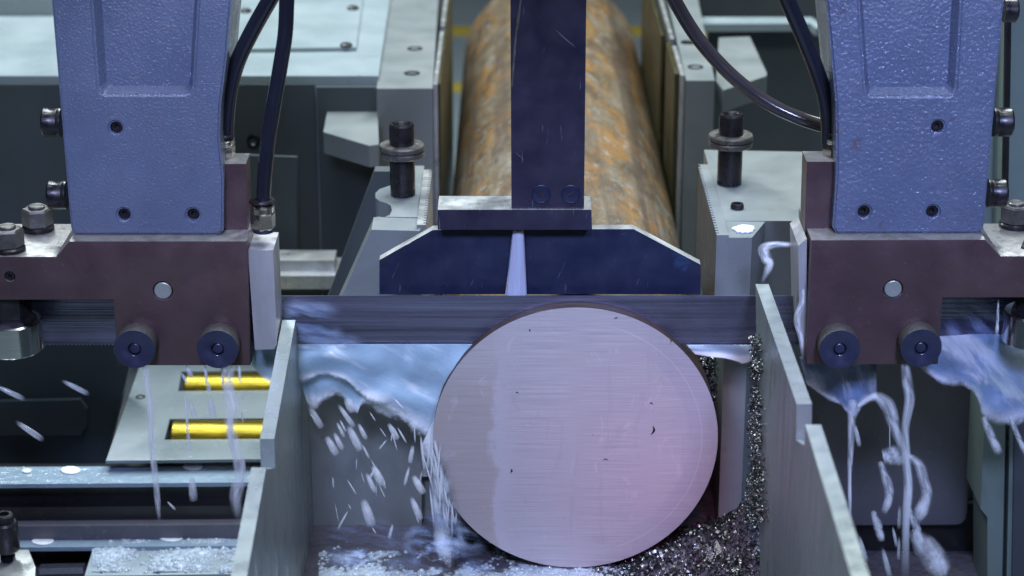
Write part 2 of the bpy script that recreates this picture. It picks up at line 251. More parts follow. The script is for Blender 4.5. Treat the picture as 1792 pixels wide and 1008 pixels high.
def face_mat():
    m = bpy.data.materials.new('sawn_face'); m.use_nodes = True; nt = m.node_tree; N = nt.nodes; L = nt.links; b = N['Principled BSDF']
    tc = N.new('ShaderNodeTexCoord')
    def nz(scale, stretch, det=6, rg=.6, dist=0):
        mp = N.new('ShaderNodeMapping'); mp.inputs['Scale'].default_value = stretch
        L.new(tc.outputs['Object'], mp.inputs[0]); n = N.new('ShaderNodeTexNoise'); n.inputs['Scale'].default_value = scale; n.inputs['Detail'].default_value = det
        n.inputs['Roughness'].default_value = rg; n.inputs['Distortion'].default_value = dist; L.new(mp.outputs[0], n.inputs['Vector']); return n.outputs['Fac']
    def math_(op, a, bv):
        n = N.new('ShaderNodeMath'); n.operation = op
        (L.new(a, n.inputs[0]) if hasattr(a, 'links') else setattr(n.inputs[0], 'default_value', a))
        (L.new(bv, n.inputs[1]) if hasattr(bv, 'links') else setattr(n.inputs[1], 'default_value', bv)); return n.outputs[0]
    def mrange(v, a, c, t0=0., t1=1., smooth=False):
        n = N.new('ShaderNodeMapRange'); n.interpolation_type = 'SMOOTHSTEP' if smooth else 'LINEAR'
        for k, x in zip(('From Min', 'From Max', 'To Min', 'To Max'), (a, c, t0, t1)): n.inputs[k].default_value = x
        L.new(v, n.inputs['Value']); return n.outputs[0]
    def mix(f, a, c):
        mx = N.new('ShaderNodeMix'); mx.data_type = 'RGBA'; L.new(f, mx.inputs[0])
        (L.new(a, mx.inputs[6]) if hasattr(a, 'links') else setattr(mx.inputs[6], 'default_value', (*a, 1)))
        (L.new(c, mx.inputs[7]) if hasattr(c, 'links') else setattr(mx.inputs[7], 'default_value', (*c, 1))); return mx.outputs[2]
    sx = N.new('ShaderNodeSeparateXYZ'); L.new(tc.outputs['Object'], sx.inputs[0])
    line1 = nz(1300, (.010, 1, 1), 4, .75); line2 = nz(700, (.02, 1, 1), 3); blot = nz(14, (1, 1, 1), 8); 
    col = mix(mrange(line1, .35, .65), (.345, .32, .35), (.52, .485, .515))
    col = mix(mrange(blot, .35, .7, 0, .45), col, (.42, .41, .46))
    # dull dried-coolant stain with a wavy right border
    wav = math_('ADD', sx.outputs[0], math_('MULTIPLY', math_('SUBTRACT', nz(26, (1, 1, .7), 9, .7), .5), .048))
    stain = mrange(wav, -.090, -.083, 1, 0)
    fade = mrange(sx.outputs[2], .04, .11, 1, .15, True)
    col = mix(math_('MULTIPLY', math_('MULTIPLY', stain, fade), .5), col, (.335, .285, .255))
    # bright run of dried coolant beside it
    run = math_('MULTIPLY', mrange(wav, -.0865, -.084, 0, 1), mrange(wav, -.080, -.062, 1, 0, True))
    col = mix(math_('MULTIPLY', run, math_('MULTIPLY', fade, .28)), col, (.52, .51, .58))
    col = mix(math_('MULTIPLY', mrange(nz(30, (1.5, 1, .35), 10, .75, 1.2), .56, .62), .28), col, (.34, .32, .36))
    col = mix(math_('MULTIPLY', mrange(nz(48, (1.2, 1, .6), 8, .7, .8), .60, .66), .3), col, (.58, .56, .61))
    # thin dark score lines
    lf = mrange(nz(120, (.02, 1, 1), 2), .68, .74, 0, .5); col = mix(lf, col, (.30, .27, .32))
    dk = mrange(nz(55, (1.6, 1, .8), 3), .745, .77, 0, .8); col = mix(dk, col, (.10, .09, .11))
    rad = math_('SQRT', math_('ADD', math_('MULTIPLY', sx.outputs[0], sx.outputs[0]), math_('MULTIPLY', sx.outputs[2], sx.outputs[2])), 0)
    ringm = math_('MULTIPLY', math_('MULTIPLY', mrange(rad, .1325, .1332), mrange(rad, .1332, .1339, 1, 0)), mrange(sx.outputs[0], .02, .06))
    col = mix(math_('MULTIPLY', ringm, .35), col, (.85, .83, .86))
    col = mix(math_('MULTIPLY', math_('MULTIPLY', mrange(rad, .118, .121), mrange(sx.outputs[0], .05, .09)), .30), col, (.33, .33, .42))
    L.new(col, b.inputs['Base Color']); b.inputs['Metallic'].default_value = .35
    L.new(mrange(line1, .3, .7, .34, .52), b.inputs['Roughness'])
    bp = N.new('ShaderNodeBump'); bp.inputs['Strength'].default_value = .22; bp.inputs['Distance'].default_value = .0008
    L.new(math_('ADD', line1, math_('MULTIPLY', line2, .6)), bp.inputs['Height']); L.new(bp.outputs[0], b.inputs['Normal'])
    return m
M['face'] = face_mat()

# ------------------------------------------------------------------ object helpers
def finish(bm, ang=30, recalc=True):
    if recalc: bmesh.ops.recalc_face_normals(bm, faces=bm.faces[:])
    lim = R(ang)
    for e in bm.edges:
        if len(e.link_faces) == 2: e.smooth = e.calc_face_angle(0) <= lim
    for f in bm.faces: f.smooth = True
def thing(name, loc, label, cat, group=None):
    o = bpy.data.objects.new(name, None); COL.objects.link(o); o.location = loc; o.empty_display_size = .02
    o['label'] = label; o['category'] = cat
    if group: o['group'] = group
    return o
def tag(o, label, cat, group=None, kind=None):
    if label: o['label'] = label
    if cat: o['category'] = cat
    if group: o['group'] = group
    if kind: o['kind'] = kind
    return o
def rootloc(o):
    v = Vector((0, 0, 0))
    while o: v += o.location; o = o.parent
    return v
def obj(name, bm, m, parent=None, label=None, kind=None, ang=30, recalc=True, origin=None):
    finish(bm, ang, recalc)
    if origin is None:
        vs = [v.co for v in bm.verts]
        lo = Vector([min(v[i] for v in vs) for i in range(3)]); hi = Vector([max(v[i] for v in vs) for i in range(3)])
        origin = Vector(((lo.x + hi.x) / 2, (lo.y + hi.y) / 2, lo.z if parent is None else (lo.z + hi.z) / 2))
    origin = Vector(origin)
    bmesh.ops.translate(bm, vec=-origin, verts=bm.verts[:])
    me = bpy.data.meshes.new(name); bm.to_mesh(me); bm.free()
    for x in (m if isinstance(m, (list, tuple)) else [m]): me.materials.append(x)
    o = bpy.data.objects.new(name, me); COL.objects.link(o)
    o.location = origin - (rootloc(parent) if parent else Vector((0, 0, 0)))
    if parent: o.parent = parent
    if label: o['label'] = label
    if kind: o['kind'] = kind
    return o
def dup(o, wloc, parent=None):
    c = o.copy(); COL.objects.link(c); c.parent = parent
    c.location = Vector(wloc) - (rootloc(parent) if parent else Vector((0, 0, 0)))
    for ch in o.children:
        k = ch.copy(); COL.objects.link(k); k.parent = c
    return c
def lit_tops(o, m, lim=.35):  # gives upward faces a paler material, overhead light painted in as colour
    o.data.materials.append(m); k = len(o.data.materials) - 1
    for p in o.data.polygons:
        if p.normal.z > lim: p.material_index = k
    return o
def new(): return bmesh.new()
def bevel(bm, wd, seg=2, ang=25):
    es = [e for e in bm.edges if len(e.link_faces) == 2 and e.calc_face_angle(0) > R(ang)]
    bmesh.ops.recalc_face_normals(bm, faces=bm.faces[:])
    bmesh.ops.bevel(bm, geom=es, offset=wd, segments=seg, affect='EDGES', profile=.6, clamp_overlap=True)
    return bm
def prism(pts, vec, bm=None):
    bm = bm or new(); vec = Vector(vec)
    a = [bm.verts.new(p) for p in pts]; b = [bm.verts.new(Vector(p) + vec) for p in pts]
    bm.faces.new(a); bm.faces.new(b[::-1]); n = len(pts)
    for i in range(n): bm.faces.new((a[i], b[i], b[(i + 1) % n], a[(i + 1) % n]))
    return bm
def front(pxs, Y, depth, bm=None): return prism([P(x, y, Y) for x, y in pxs], (0, depth, 0), bm)
def top(pxs, Z, drop, bm=None): return prism([PZ(x, y, Z) for x, y in pxs], (0, 0, -drop), bm)
def box(x0, x1, y0, y1, z0, z1, bm=None):
    return prism([(x0, y0, z0), (x1, y0, z0), (x1, y0, z1), (x0, y0, z1)], (0, y1 - y0, 0), bm)
def circ(c, r, n=24, rx=None): return [(c[0] + (rx or r) * math.cos(2 * math.pi * i / n), c[1] + r * math.sin(2 * math.pi * i / n)) for i in range(n)]
def plate(outer, Y, depth, holes=(), bm=None):
    """outer: (x,z) loop; holes: (loop, floor_loop, hole_depth)."""
    bm = bm or new(); edges = []; loops = []
    for lp in [outer] + [h[0] for h in holes]:
        vs = [bm.verts.new((x, Y, z)) for x, z in lp]; loops.append(vs)
        for i in range(len(vs)): edges.append(bm.edges.new((vs[i], vs[(i + 1) % len(vs)])))
    bmesh.ops.triangle_fill(bm, edges=edges, use_beauty=True, normal=(0, -1, 0))
    vs = loops[0]; bk = [bm.verts.new((v.co.x, Y + depth, v.co.z)) for v in vs]; n = len(vs)
    for i in range(n): bm.faces.new((vs[i], vs[(i + 1) % n], bk[(i + 1) % n], bk[i]))
    bm.faces.new(bk)
    for (lp, fl, hd), vs in zip(holes, loops[1:]):
        fv = [bm.verts.new((x, Y + hd, z)) for x, z in fl]; n = len(vs)
        for i in range(n): bm.faces.new((vs[i], vs[(i + 1) % n], fv[(i + 1) % n], fv[i]))
        bm.faces.new(fv)
    return bm
def lathe(bm, o, axis, prof, seg=32, rot=0, knurl=None, cap=True):
    axis = Vector(axis).normalized(); u = axis.orthogonal().normalized(); v = axis.cross(u)
    if abs(axis.z) > .9: u, v = Vector((1, 0, 0)), Vector((0, 1, 0))
    if abs(axis.y) > .9: u, v = Vector((1, 0, 0)), Vector((0, 0, 1))
    if abs(axis.x) > .9: u, v = Vector((0, 1, 0)), Vector((0, 0, 1))
    o = Vector(o); rings = []
    for r, h in prof:
        ring = []
        for i in range(seg):
            a = rot + 2 * math.pi * i / seg; rr = max(r, 1e-5)
            if knurl and r >= knurl[0] and i % 2: rr -= knurl[1]
            ring.append(bm.verts.new(o + axis * h + (u * math.cos(a) + v * math.sin(a)) * rr))
        rings.append(ring)
    for a, b in zip(rings, rings[1:]):
        for i in range(seg): bm.faces.new((a[i], a[(i + 1) % seg], b[(i + 1) % seg], b[i]))
    if cap: bm.faces.new(rings[0]); bm.faces.new(rings[-1])
    return bm
def smooth_path(pts, n=6):
    out = []; p = [Vector(q) for q in pts]; p = [2 * p[0] - p[1]] + p + [2 * p[-1] - p[-2]]
    for i in range(1, len(p) - 2):
        for k in range(n):
            t = k / n
            out.append(.5 * ((2 * p[i]) + (p[i + 1] - p[i - 1]) * t + (2 * p[i - 1] - 5 * p[i] + 4 * p[i + 1] - p[i + 2]) * t * t + (3 * p[i] - p[i - 1] - 3 * p[i + 1] + p[i + 2]) * t ** 3))
    out.append(p[-2]); return out
def tube(pts, radii, seg=12, bm=None, flat=1.0, sub=6):
    bm = bm or new(); n0 = len(pts)
    if not isinstance(radii, (list, tuple)): radii = [radii] * n0
    path = smooth_path(pts, sub); rings = []
    nrm = None
    for k, p in enumerate(path):
        t = (path[min(k + 1, len(path) - 1)] - path[max(k - 1, 0)]).normalized()
        if nrm is None: nrm = t.orthogonal().normalized()
        nrm = (nrm - t * nrm.dot(t)).normalized(); bn = t.cross(nrm)
        s = k / sub; i = min(int(s), n0 - 2); f = s - i; r = radii[i] * (1 - f) + radii[i + 1] * f
        rings.append([bm.verts.new(p + (nrm * math.cos(a) + bn * math.sin(a)) * r) for a in [2 * math.pi * j / seg for j in range(seg)]])
    for a, b in zip(rings, rings[1:]):
        for i in range(seg): bm.faces.new((a[i], a[(i + 1) % seg], b[(i + 1) % seg], b[i]))
    bm.faces.new(rings[0]); bm.faces.new(rings[-1])
    return bm
def pl(lst, Y): return [(P(x, y, Y).x, P(x, y, Y).z) for x, y in lst]
SC = F / 2.25        # pixels per metre near the cutting plane

# ================================================================== SETTING
bm = prism([(-6, -3, 0), (6, -3, 0), (6, 9, 0), (-6, 9, 0)], (0, 0, -.05)); fl = obj('floor', bm, M['floor'], origin=(0, 0, -.025))
fl.location = (0, 0, -.825); tag(fl, None, None, kind='structure')
for py0, py1, nm in ((47, 60, 0),):
    a = PZ(700, py1, -.796); b = PZ(700, py0, -.796)
    bm = box(-3, 3, a.y, b.y, -.799, -.796); tag(obj('floor_marking', bm, M['yellow']), None, None, kind='structure')
a = PZ(783, 158, -.796); b = PZ(783, 146, -.796)
bm = box(-.6, -.05, a.y, b.y, -.799, -.796); tag(obj('floor_marking', bm, M['yellow']), None, None, kind='structure')
bm = box(-6, 6, 6.25, 6.4, -.8, 2.2); tag(obj('wall', bm, M['backwall']), None, None, kind='structure')

# ================================================================== STEEL BAR
NS = 128
def ring_pts(y, lower=None):
    pts = []
    for i in range(NS):
        a = 2 * math.pi * i / NS; x, z = .15 * math.cos(a), .15 * math.sin(a)
        if lower is not None: z = min(z, lower)
        pts.append(Vector((x, y, z)))
    return pts
bt = P(896, 605, .016).z; btop = P(896, 518, .016).z
bm = new()
secs = [(0, .0150, None), (.0150, .0185, bt - .003), (.0185, 1.57, None)]
for y0, y1, lowz in secs:
    a = [bm.verts.new(p) for p in ring_pts(y0, lowz)]; b = [bm.verts.new(p) for p in ring_pts(y1, lowz)]
    n = 1
    for i in range(NS): bm.faces.new((a[i], a[(i + 1) % NS], b[(i + 1) % NS], b[i])).material_index = 0
    f = bm.faces.new(a); f.material_index = 1 if y0 == 0 else 0
    f = bm.faces.new(b[::-1]); f.material_index = 1 if y1 > 1 else 0
e0 = [e for e in bm.edges if all(abs(v.co.y) < 1e-6 for v in e.verts)]
bmesh.ops.bevel(bm, geom=e0, offset=.0012, segments=2, affect='EDGES')
bar = obj('steel_bar', bm, [M['rust'], M['face']], origin=(0, 0, 0))
bar.location.z = -.0045
tag(bar, 'rusty round steel bar with a bright freshly sawn lavender end face', 'steel bar')

# ================================================================== SAW BLADE
bm = new(); x0, x1 = P(-70, 560, .016).x, P(1880, 560, .016).x
ptsb = [Vector((x1, .0160, btop)), Vector((x0, .0160, btop))]
n = 300; pit = (x1 - x0) / n
for i in range(n):
    ptsb.append(Vector((x0 + i * pit + .0002, .0160, bt + .0022))); ptsb.append(Vector((x0 + (i + .75) * pit, .0160, bt)))
ptsb.append(Vector((x1, .0160, bt + .0022)))
prism(ptsb, (0, .0016, 0), bm)
tag(obj('saw_blade', bm, M['blade']), 'long dark steel band saw blade stretched level across the machine', 'saw blade')

# ================================================================== MIDDLE POST WITH DEFLECTOR PLATES
pt = thing('deflector_post', P(960, 402, .03), 'tall dark blue steel post with a flange and two cut-corner plates above the blade', 'machine post')
obj('post', bevel(front([(892, -260), (895, 365), (1022, 365), (1029, -260)], .012, .07), .0012), M['post'], pt)
lit_tops(obj('flange', bevel(front([(766, 367), (1035, 367), (1036, 402), (766, 402)], .009, .045), .0010), M['post'], pt), M['machined'])  # pale tops of flange and plates carry the overhead light as colour
lit_tops(obj('deflector_plate', bevel(front([(664, 455), (757, 402.5), (899, 402.5), (884, 515), (664, 515)], .030, .014), .0008), M['blued'], pt), M['machined'])
lit_tops(obj('deflector_plate', bevel(front([(916, 402.5), (1040, 401), (1109, 401), (1226, 463), (1226, 515), (921, 515)], .030, .014), .0008), M['blued'], pt), M['machined'])
bm = new(); vs = []
for i_, (x_, y_) in enumerate([(914, -20), (910, 10), (906, 40), (903, 60), (901, 85), (899, 110), (897, 138), (896, 150)]):
    w_ = 1 + 2.2 * random.random(); a_, b_ = P(x_ - w_, y_, .0112), P(x_ + w_, y_ + 3, .0112)
    vs.append((bm.verts.new(a_), bm.verts.new(b_), bm.verts.new(b_ + Vector((0, .004, 0))), bm.verts.new(a_ + Vector((0, .004, 0)))))
for a_, b_ in zip(vs, vs[1:]):
    for k in range(4): bm.faces.new((a_[k], a_[(k + 1) % 4], b_[(k + 1) % 4], b_[k]))
bm.faces.new(vs[0]); bm.faces.new(vs[-1]); obj('torn_edge', bm, M['dull_steel'], pt, label='ragged torn scratch down the left edge')
sc0 = None
for px in (947, 999):
    c = P(px, 340, .0118)
    if sc0 is None:
        bm = new(); lathe(bm, c, (0, -1, 0), [(.0098, -.002), (.0098, .0002), (.0092, .0010), (.0086, .0010), (.0082, .0004), (.0042, .0004), (.0040, -.003)], 28)
        sc0 = obj('screw', bm, M['blued'], pt, origin=c)
        bm = new(); lathe(bm, c, (0, -1, 0), [(.0036, -.004), (.0036, -.0012), (.001, -.001)], 6); h = obj('socket', bm, M['black'], sc0, origin=c)
    else: dup(sc0, c, pt)
# coolant fan running through the slot between the two plates
bm = new(); cols = []
for k in range(9):
    f = k / 8; yy = 402.5 + f * 114
    l = 897 - 12 * f; r = 917 + 5 * f
    cy = P(900, yy, .024); 
    ring = []
    for j in range(12):
        a = 2 * math.pi * j / 12; xm = (l + r) / 2 + math.cos(a) * (r - l) / 2
        q = P(xm, yy, .024 + math.sin(a) * .004); q.z = cy.z; ring.append(bm.verts.new(q))
    cols.append(ring)
for a, b in zip(cols, cols[1:]):
    for j in range(12): bm.faces.new((a[j], a[(j + 1) % 12], b[(j + 1) % 12], b[j]))
bm.faces.new(cols[0]); bm.faces.new(cols[-1])
tag(obj('coolant_jet', bm, M['jet']), 'white widening coolant jet pouring through the slot between the dark plates', 'coolant jet')

# ================================================================== GUIDE ARMS
def hexnut_stud(c, parent, scale=1.0):
    bm = new(); lathe(bm, c, (0, 0, 1), [(.0165 * scale, 0), (.0165 * scale, .0035 * scale), (.0150 * scale, .005 * scale), (.0150 * scale, .0015)][:3], 28)
    w_ = obj('washer', bm, M['black'], parent)
    bm = new(); lathe(bm, c + Vector((0, 0, .005 * scale)), (0, 0, 1), [(.0150 * scale, 0), (.0158 * scale, .001), (.0158 * scale, .0165 * scale), (.0140 * scale, .0185 * scale)], 6, rot=R(12))
    nt_ = obj('nut', bm, M['dull_steel'], parent)
    bm = new(); lathe(bm, c + Vector((0, 0, .02 * scale)), (0, 0, 1), [(.0085 * scale, 0), (.0085 * scale, .0055 * scale), (.0075 * scale, .0065 * scale)], 24)
    obj('stud', bm, M['dull_steel'], nt_)
knob_proto = []
def knob(c, parent):
    if knob_proto: return dup(knob_proto[0], c, parent)
    bm = new(); lathe(bm, c, (0, -1, 0), [(.0195, -.001), (.0212, .001), (.0212, .0195), (.0203, .0210), (.0072, .0210), (.0066, .0205), (.0066, .0165), (.0060, .016)], 84, knurl=(.0211, .0009))
    k = obj('knob', bm, [M['knob'], M['knurl']], parent, origin=c, ang=40)
    for p_ in k.data.polygons:
        if abs(p_.normal.y) < .5 and math.hypot(p_.center.x, p_.center.z) > .018: p_.material_index = 1
    bm = new(); lathe(bm, c, (0, -1, 0), [(.0052, .0150), (.0052, .0192), (.0045, .0196)], 20); obj('knob_core', bm, M['knob'], k, origin=c)
    knob_proto.append(k); return k
def capscrew(c, axis, parent, r=.0145, h=.019):
    bm = new(); lathe(bm, c, axis, [(r, 0), (r, h * .18), (r * .985, h * .2), (r * .985, h * .24), (r, h * .26), (r, h - .002), (r - .002, h), (r * .5, h), (r * .47, h - .008)], 32)
    return obj('cap_screw', bm, M['black'], parent)
def setscrew(px, py, r, Y, parent, deep=.006):
    c = P(px, py, Y); bm = new()
    lathe(bm, c, (0, -1, 0), [(r * .98, -deep - .004), (r * .98, -deep), (r * .8, -deep + .001), (r * .45, -deep + .001), (r * .42, -deep - .003)], 20)
    return obj('set_screw', bm, M['black'], parent)
def fitting(c, parent, r=.011):
    s = r / .011
    bm = new(); lathe(bm, c, (0, 0, 1), [(.0105 * s, 0), (.0110 * s, .001), (.0110 * s, .004 * s)], 28); f = obj('hose_fitting', bm, M['knob'], parent)
    bm = new(); lathe(bm, c + Vector((0, 0, .004 * s)), (0, 0, 1), [(.0120 * s, 0), (.0128 * s, .001), (.0128 * s, .015 * s), (.0118 * s, .0165 * s)], 6, rot=R(20)); obj('fitting_nut', bm, M['nickel'], f)
    bm = new(); lathe(bm, c + Vector((0, 0, .0205 * s)), (0, 0, 1), [(.0115 * s, 0), (.0122 * s, .001), (.0122 * s, .006 * s), (.0105 * s, .008 * s)], 28); obj('fitting_ring', bm, M['nickel'], f)
    bm = new(); lathe(bm, c + Vector((0, 0, .0285 * s)), (0, 0, 1), [(.009 * s, 0), (.009 * s, .002), (.0130 * s, .0025), (.0132 * s, .004), (.0122 * s, .0055), (.008 * s, .0058)], 28); obj('release_collar', bm, M['black'], f)
    return f

YA, YH = -.037, -.055
def build_arm(label, casting, recess, rfloor, holes, head, pin, hset, risers, knobs, nuts, amat, sidebolts, roller, nozzle, side):
    root = thing('blade_guide_arm', P(casting[2][0], 412, YH), label, 'saw guide arm', 'guide arms holding the saw blade')
    rh = .0062
    hs = [(pl(recess, YA), pl(rfloor, YA), .015)]
    for hx, hy in holes:
        c = P(hx, hy, YA); hs.append((circ((c.x, c.z), rh, 20), circ((c.x, c.z), rh, 20), .014))
    bm = plate(pl(casting, YA), YA, .10, hs)
    es = [e for e in bm.edges if len(e.link_faces) == 2 and e.calc_face_angle(0) > R(20)]
    big = [e for e in es if all(min(abs(v.co.y - YA), abs(v.co.y - YA - .015)) < 1e-5 for v in e.verts)]
    bmesh.ops.recalc_face_normals(bm, faces=bm.faces[:])
    bmesh.ops.bevel(bm, geom=big, offset=.0022, segments=3, affect='EDGES', clamp_overlap=True)
    ac = obj('arm_casting', bm, amat, root, ang=50)
    wn = ac.modifiers.new('wn', 'WEIGHTED_NORMAL'); wn.keep_sharp = True
    for hx, hy in holes: setscrew(hx, hy, rh, YA, root)
    # guide head
    c = P(*hset, YH); p_ = P(*pin, YH)
    bm = plate(pl(head, YH), YH, .10, [(circ((c.x, c.z), .0052, 18), circ((c.x, c.z), .0052, 18), .01), (circ((p_.x, p_.z), .0098, 24), circ((p_.x, p_.z), .0098, 24), .012)])
    gh = lit_tops(obj('guide_head', bevel(bm, .0016, 2, 40), M['oxide'], root), M['worn_lit'], .5)
    setscrew(*hset, .0051, YH, root, .002)
    bm = new(); lathe(bm, p_, (0, -1, 0), [(.0088, -.012), (.0088, -.0004), (.0080, .0004), (.003, .0001)], 28); obj('pin', bm, M['machined'], root)
    for r_ in risers: lit_tops(obj('riser', bevel(front(r_, -.020, .036), .001), M['oxide'], root), M['worn_lit'], .5)
    for k in knobs: knob(P(k[0], k[1] - 0, YH + .0005) + Vector((0, 0, .0058)), root)
    for nx, ny, z in nuts: hexnut_stud(PZ(nx, ny, z), root)
    for (bx, by, d) in sidebolts: capscrew(P(bx, by, .005), (d, 0, 0), root)
    rc = P(roller[0], roller[1], -.028); bm = new()
    lathe(bm, rc, (0, 0, 1), [(.020, 0), (.0295, .0008), (.0310, .0022), (.0310, .0325), (.0295, .0340), (.016, .0340)], 48); ro = obj('guide_roller', bm, M['steel'], root)
    bm = new(); lathe(bm, rc + Vector((0, 0, .034)), (0, 0, 1), [(.0255, 0), (.0255, .003), (.021, .0035), (.021, .070)], 6, rot=R(10)); obj('roller_axle', bm, M['black'], root)
    obj('nozzle_block', bevel(nozzle(), .0015), M['alu'], root)
    return root

earL = P(40, 449, YH).z; earR = P(1770, 448, YH).z
def nozL():
    return prism([P(434, 438, -.046), P(478, 438, -.046), P(485, 602, -.046), P(480, 611, -.046), P(446, 612, -.046), P(436, 470, -.046)], (0, .055, 0))
armL = build_arm('left blue cast guide arm with smooth paint, hex nuts and pale nozzle block',
    [(56, -420), (90, 0), (124, 400), (131, 411), (383, 411), (391, 404), (391, 310), (384, 240), (386, 185), (396, 105), (405, 0), (448, -420)],
    [(150, -330), (161, 0), (172, 152), (176, 163), (184, 166), (324, 166), (333, 163), (338, 152), (347, 0), (360, -330)],
    [(162, -322), (173, 0), (182, 146), (186, 155), (192, 157), (318, 157), (325, 155), (329, 146), (337, 0), (350, -322)],
    [(203, 224), (217, 376), (338, 376)],
    [(-70, 449), (98, 449), (121, 422), (432, 422), (438, 640), (206, 640), (198, 525), (-70, 525)],
    (285, 509), (17, 484), [[(389, 287), (430, 287), (434, 408), (389, 408)]],
    [(242, 607), (386, 607)], [(67, 402, earL), (16, 438, earL)], M['arm'],
    [(108, 214, -1), (117, 341, -1)], (24, 612), nozL, 1)
def nozR():
    return front([(1397, 430), (1412, 418), (1411, 610), (1400, 600)], -.040, .07)
armR = build_arm('right blue cast guide arm with coarse lumpy paint wet with coolant',
    [(1404, -420), (1446, 0), (1454, 84), (1463, 180), (1464, 300), (1457, 398), (1464, 409), (1712, 409), (1721, 402), (1757, 0), (1795, -420)],
    [(1488, -330), (1503, 0), (1513, 152), (1517, 164), (1525, 169), (1660, 169), (1668, 166), (1673, 154), (1682, 0), (1697, -330)],
    [(1499, -322), (1513, 0), (1523, 146), (1527, 155), (1533, 159), (1653, 159), (1659, 156), (1663, 147), (1671, 0), (1686, -322)],
    [(1641, 222), (1512, 371), (1632, 371)],
    [(1420, 420), (1724, 419), (1751, 448), (1880, 448), (1880, 521), (1650, 521), (1642, 638), (1411, 638)],
    (1563, 506), (1830, 484), [[(1412, 283), (1460, 283), (1460, 408), (1408, 408)]],
    [(1464, 607), (1605, 605)], [(1776, 396, earR)], M['arm_rough'],
    [(1738, 214, 1), (1728, 338, 1)], (1806, 598), nozR, -1)
capscrew(P(1756, 18, .03), (1, 0, 0), armR, .012, .014)
cf = P(462, 409, -.022); cf.z = P(460, 425, -.03).z
fitL = fitting(Vector((cf.x, -.026, P(462, 405, -.026).z)), armL)
fa = P(400, 270, .005); fitting(Vector((fa.x - .003, .004, P(400, 280, .004).z)), armL, .0085)
fb = P(1449, 270, .005); fitting(Vector((fb.x + .003, .004, P(1449, 276, .004).z)), armR, .0085)

# ================================================================== HOSES
def hose(pxs, ys, rad, m, label):
    pts = [P(x, y, Y) for (x, y), Y in zip(pxs, ys)]
    tag(obj('coolant_hose', tube(pts, rad, 20), m), label, 'hose', 'black coolant hoses beside the guide arms')
hose([(505, -60), (502, 0), (499, 60), (489, 125), (477, 195), (467, 265), (462, 330), (462, 362)], [-.01, -.012, -.015, -.018, -.022, -.025, -.026, -.026], .0075, M['hose'],
     'black hose running down into the nickel fitting on the left nozzle block')
hose([(506, -60), (472, 0), (441, 55), (415, 110), (401, 165), (396, 215), (395, 250)], [.0, .002, .004, .005, .004, .004, .004], .0080, M['hose'],
     'black hose slanting behind the right edge of the left blue arm')
hose([(1150, -60), (1180, 0), (1222, 68), (1278, 130), (1340, 178), (1400, 207), (1470, 228)], [.09, .09, .09, .085, .08, .075, .07], .0073, M['hose_brown'],
     'glossy dark brown hose curving down to the right blue arm')
hose([(1352, -60), (1378, 0), (1404, 60), (1428, 120), (1444, 170), (1450, 215), (1451, 250)], [.0, .002, .004, .005, .004, .004, .004], .0080, M['hose'],
     'blue black hose dropping straight along the left edge of the right arm')

# ================================================================== FRONT VISE JAWS
ZJ = .19
def serrated(x_in, x_out, y0, y1, z0, z1, pitch=.0085, dep=.003):
    n = int((y1 - y0) / pitch); pts = [Vector((x_out, y0, z1))]
    for i in range(n):
        pts += [Vector((x_in, y0 + i * pitch, z1)), Vector((x_in, y0 + (i + .55) * pitch, z1)), Vector((x_in + (dep if x_out > x_in else -dep), y0 + (i + .6) * pitch, z1)), Vector((x_in + (dep if x_out > x_in else -dep), y0 + (i + .95) * pitch, z1))]
    pts += [Vector((x_in, y1, z1)), Vector((x_out, y1, z1))]
    return prism(pts, (0, 0, z0 - z1))
def clampbolt(c, label, group):
    t = thing('clamp_bolt', c, label, 'bolt', group)
    bm = new(); lathe(bm, c, (0, 0, 1), [(.0128, 0), (.0140, .001), (.0140, .046)], 36); obj('shaft', bm, M['black'], t)
    bm = new(); lathe(bm, c + Vector((0, 0, .0455)), (0, 0, 1), [(.0238, 0), (.0248, .0012), (.0248, .0055), (.0238, .0065), (.0145, .0066)], 40); obj('washer', bm, M['dull_steel'], t)
    bm = new(); lathe(bm, c + Vector((0, 0, .0525)), (0, 0, 1), [(.0238, 0), (.0252, .0012), (.0252, .0052), (.0242, .0066), (.0138, .0068)], 40); obj('washer', bm, M['dull_steel'], t)
    bm = new(); lathe(bm, c + Vector((0, 0, .059)), (0, 0, 1), [(.0140, 0), (.0140, .022), (.0128, .0240), (.0100, .0240), (.0096, .0235)], 36, cap=False); hd = obj('bolt_head', bm, M['black'], t)
    bm = new(); lathe(bm, c + Vector((0, 0, .059)), (0, 0, 1), [(.0100, .0238), (.0092, .0232), (.0092, .012), (.002, .0115)], 6, cap=False); bm.faces.new(bm.verts[-6:]) if False else None; obj('hex_socket', bm, M['black'], hd, recalc=False)
    return t
jl = thing('vise_jaw', PZ(690, 400, ZJ) - Vector((0, 0, .35)), 'left front grey vise jaw with a scooped top in front of the bar', 'vise jaw', 'front vise jaws')
yj = .108
a = P(650, 402, yj); zt = a.z; ZL = zt
bd = [(650, 402), (728, 404), (735, 404), (738, 690), (738, 955), (520, 955), (520, 690), (598, 519)]
obj('jaw_body', bevel(front(bd, yj, .042), .002), M['paint'], jl)
bm = front([(738.5, 650), (790, 650), (790, 955), (739, 955)], yj + .016, .03); obj('jaw_body', bevel(bm, .0015), M['paint'], jl)
b0 = yj + .0421
plan = [PZ(728, 404, ZL), PZ(655, 397, ZL)]
for v in plan: v.y = b0
plan += [PZ(x, y, ZL) for x, y in [(662, 379), (672, 380), (682, 376), (686, 368), (684, 360), (676, 355), (664, 352), (657, 346), (657, 338), (664, 331), (690, 322), (694, 298), (700, 290), (738, 290), (738, 300)]]
plan = [p for p in plan]
plan[-1].x = plan[0].x; plan[-2].x = plan[0].x
